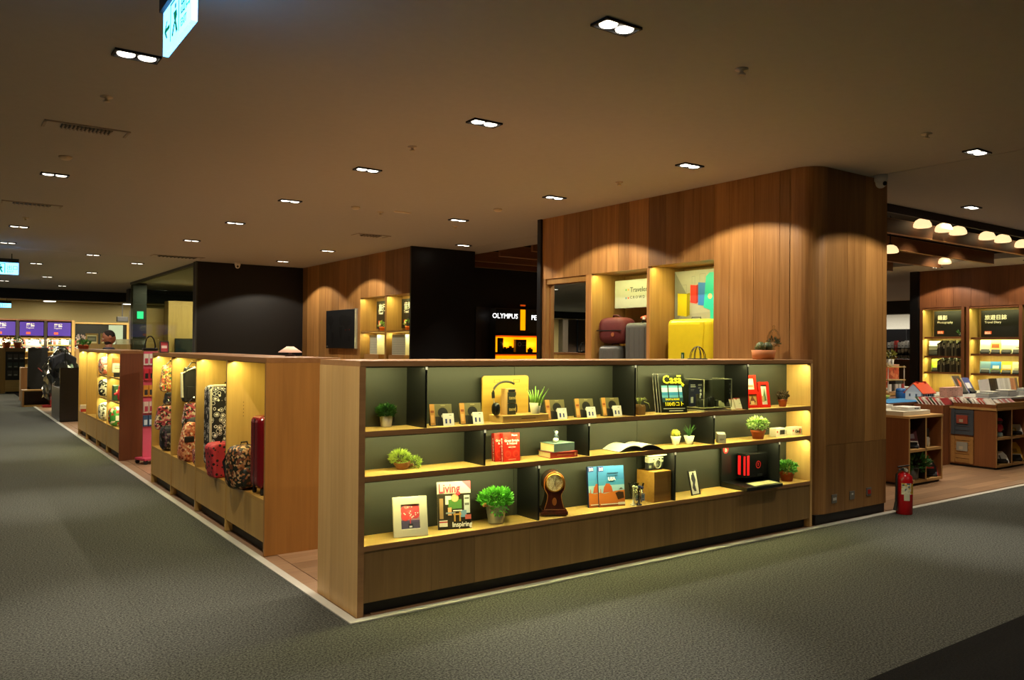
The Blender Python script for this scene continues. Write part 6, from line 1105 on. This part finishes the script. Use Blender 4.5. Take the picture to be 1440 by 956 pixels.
o = thing('wooden_box', 'low open wooden box in front of the black partition', 'box', ((a.x+b2.x)/2-.05, y_-.5, 0)); hh = .42; MB().box(-.32, -.28, 0, .44, 0, hh).build('side', OAK, o); MB().box(.28, .32, 0, .44, 0, hh).build('side', OAK, o); MB().box(-.28, .28, 0, .44, hh-.03, hh).build('top', OAKX, o); MB().box(-.28, .28, .4, .44, .02, hh-.03).build('back', CABI, o); MB().box(-.28, .28, 0, .44, 0, .03).build('bottom', OAKX, o)
o = thing('red_stand', 'red metal stand with a slanted arm beside the wooden box', 'stand', ((a.x+b2.x)/2+.22, y_-.75, 0)); RS = C('#8a1c20', .4); MB().box(-.18, .12, -.12, .12, 0, .05).build('base', RS, o); MB().cyl((0, 0, .05), (.03, 0, .98), .02, 8).build('pole', RS, o); MB().cyl((.0, 0, .7), (-.28, .0, .98), .012, 6).build('arm', RS, o)
y_ = 21.6; a = P(33.5, 556, z=0); o = thing('thin_panel', 'narrow wooden panel standing between the two far display units', 'panel', (P(33.5, 550, y=21.6).x, 21.6, 0)); w_ = .075; MB().box(-w_, w_, 0, .5, .0, P(33, 517, y=21.6).z).build('board', OAK, o); MB().box(w_, w_+.06, 0, .5, 0, P(33, 517, y=21.6).z).build('dark_edge', BLACK, o)
y_ = 25.6; a, b2 = P(7, 550, y=y_), P(34.5, 550, y=y_); zt_ = P(20, 489, y=y_).z; w_ = b2.x-a.x
o = thing('product_stand', 'oak display stand with three rows of packets on a black panel', 'stand', (a.x, y_, 0)); MB().box(0, w_, 0, .5, .06, .42).build('base', PALEX, o); MB().box(.03, w_-.03, .02, .5, 0, .06).build('plinth', BLACK, o); MB().box(0, w_, .03, .4, .42, zt_-.12).build('panel', C('#17181a', .5), o); MB().box(-.02, w_+.02, -.02, .5, zt_-.12, zt_).build('top_board', OAKX, o); MB().box(-.22, 0, 0, 1.6, 0, zt_).build('side_shelf', HONEYP, o)
for r_i in range(3):
    for c_ in range(3): g = MB().box(.06+w_*.3*c_, .06+w_*.3*c_+w_*.24, .005, .03, .55+.26*r_i, .55+.26*r_i+.17).build('packet', C(['#4a4c4a', '#3a4a44', '#55504a'][r_i]), o); MB().box(.08+w_*.3*c_, .04+w_*.3*c_+w_*.24, .003, .005, .57+.26*r_i, .6+.26*r_i).build('packet_label', C('#b9b9b0'), g)
for i, (u, gcol) in enumerate(((9, '#a85a2a'), (25, '#3a8a2a'))):
    o = thing('potted_plant', ['orange flowering pot on the far oak display stand', 'green plant in an orange pot on the far oak display stand'][i], 'plant', (P(u, 488, y=y_+.15).x, y_+.15, zt_)); pot(o, .09, .13, .17, C('#c0602a', .6)); leaves(MB(), (0, 0, .25), (.11, .1, .1), 50, .08, .05).build('foliage', C(gcol, .5, var=.3), o)
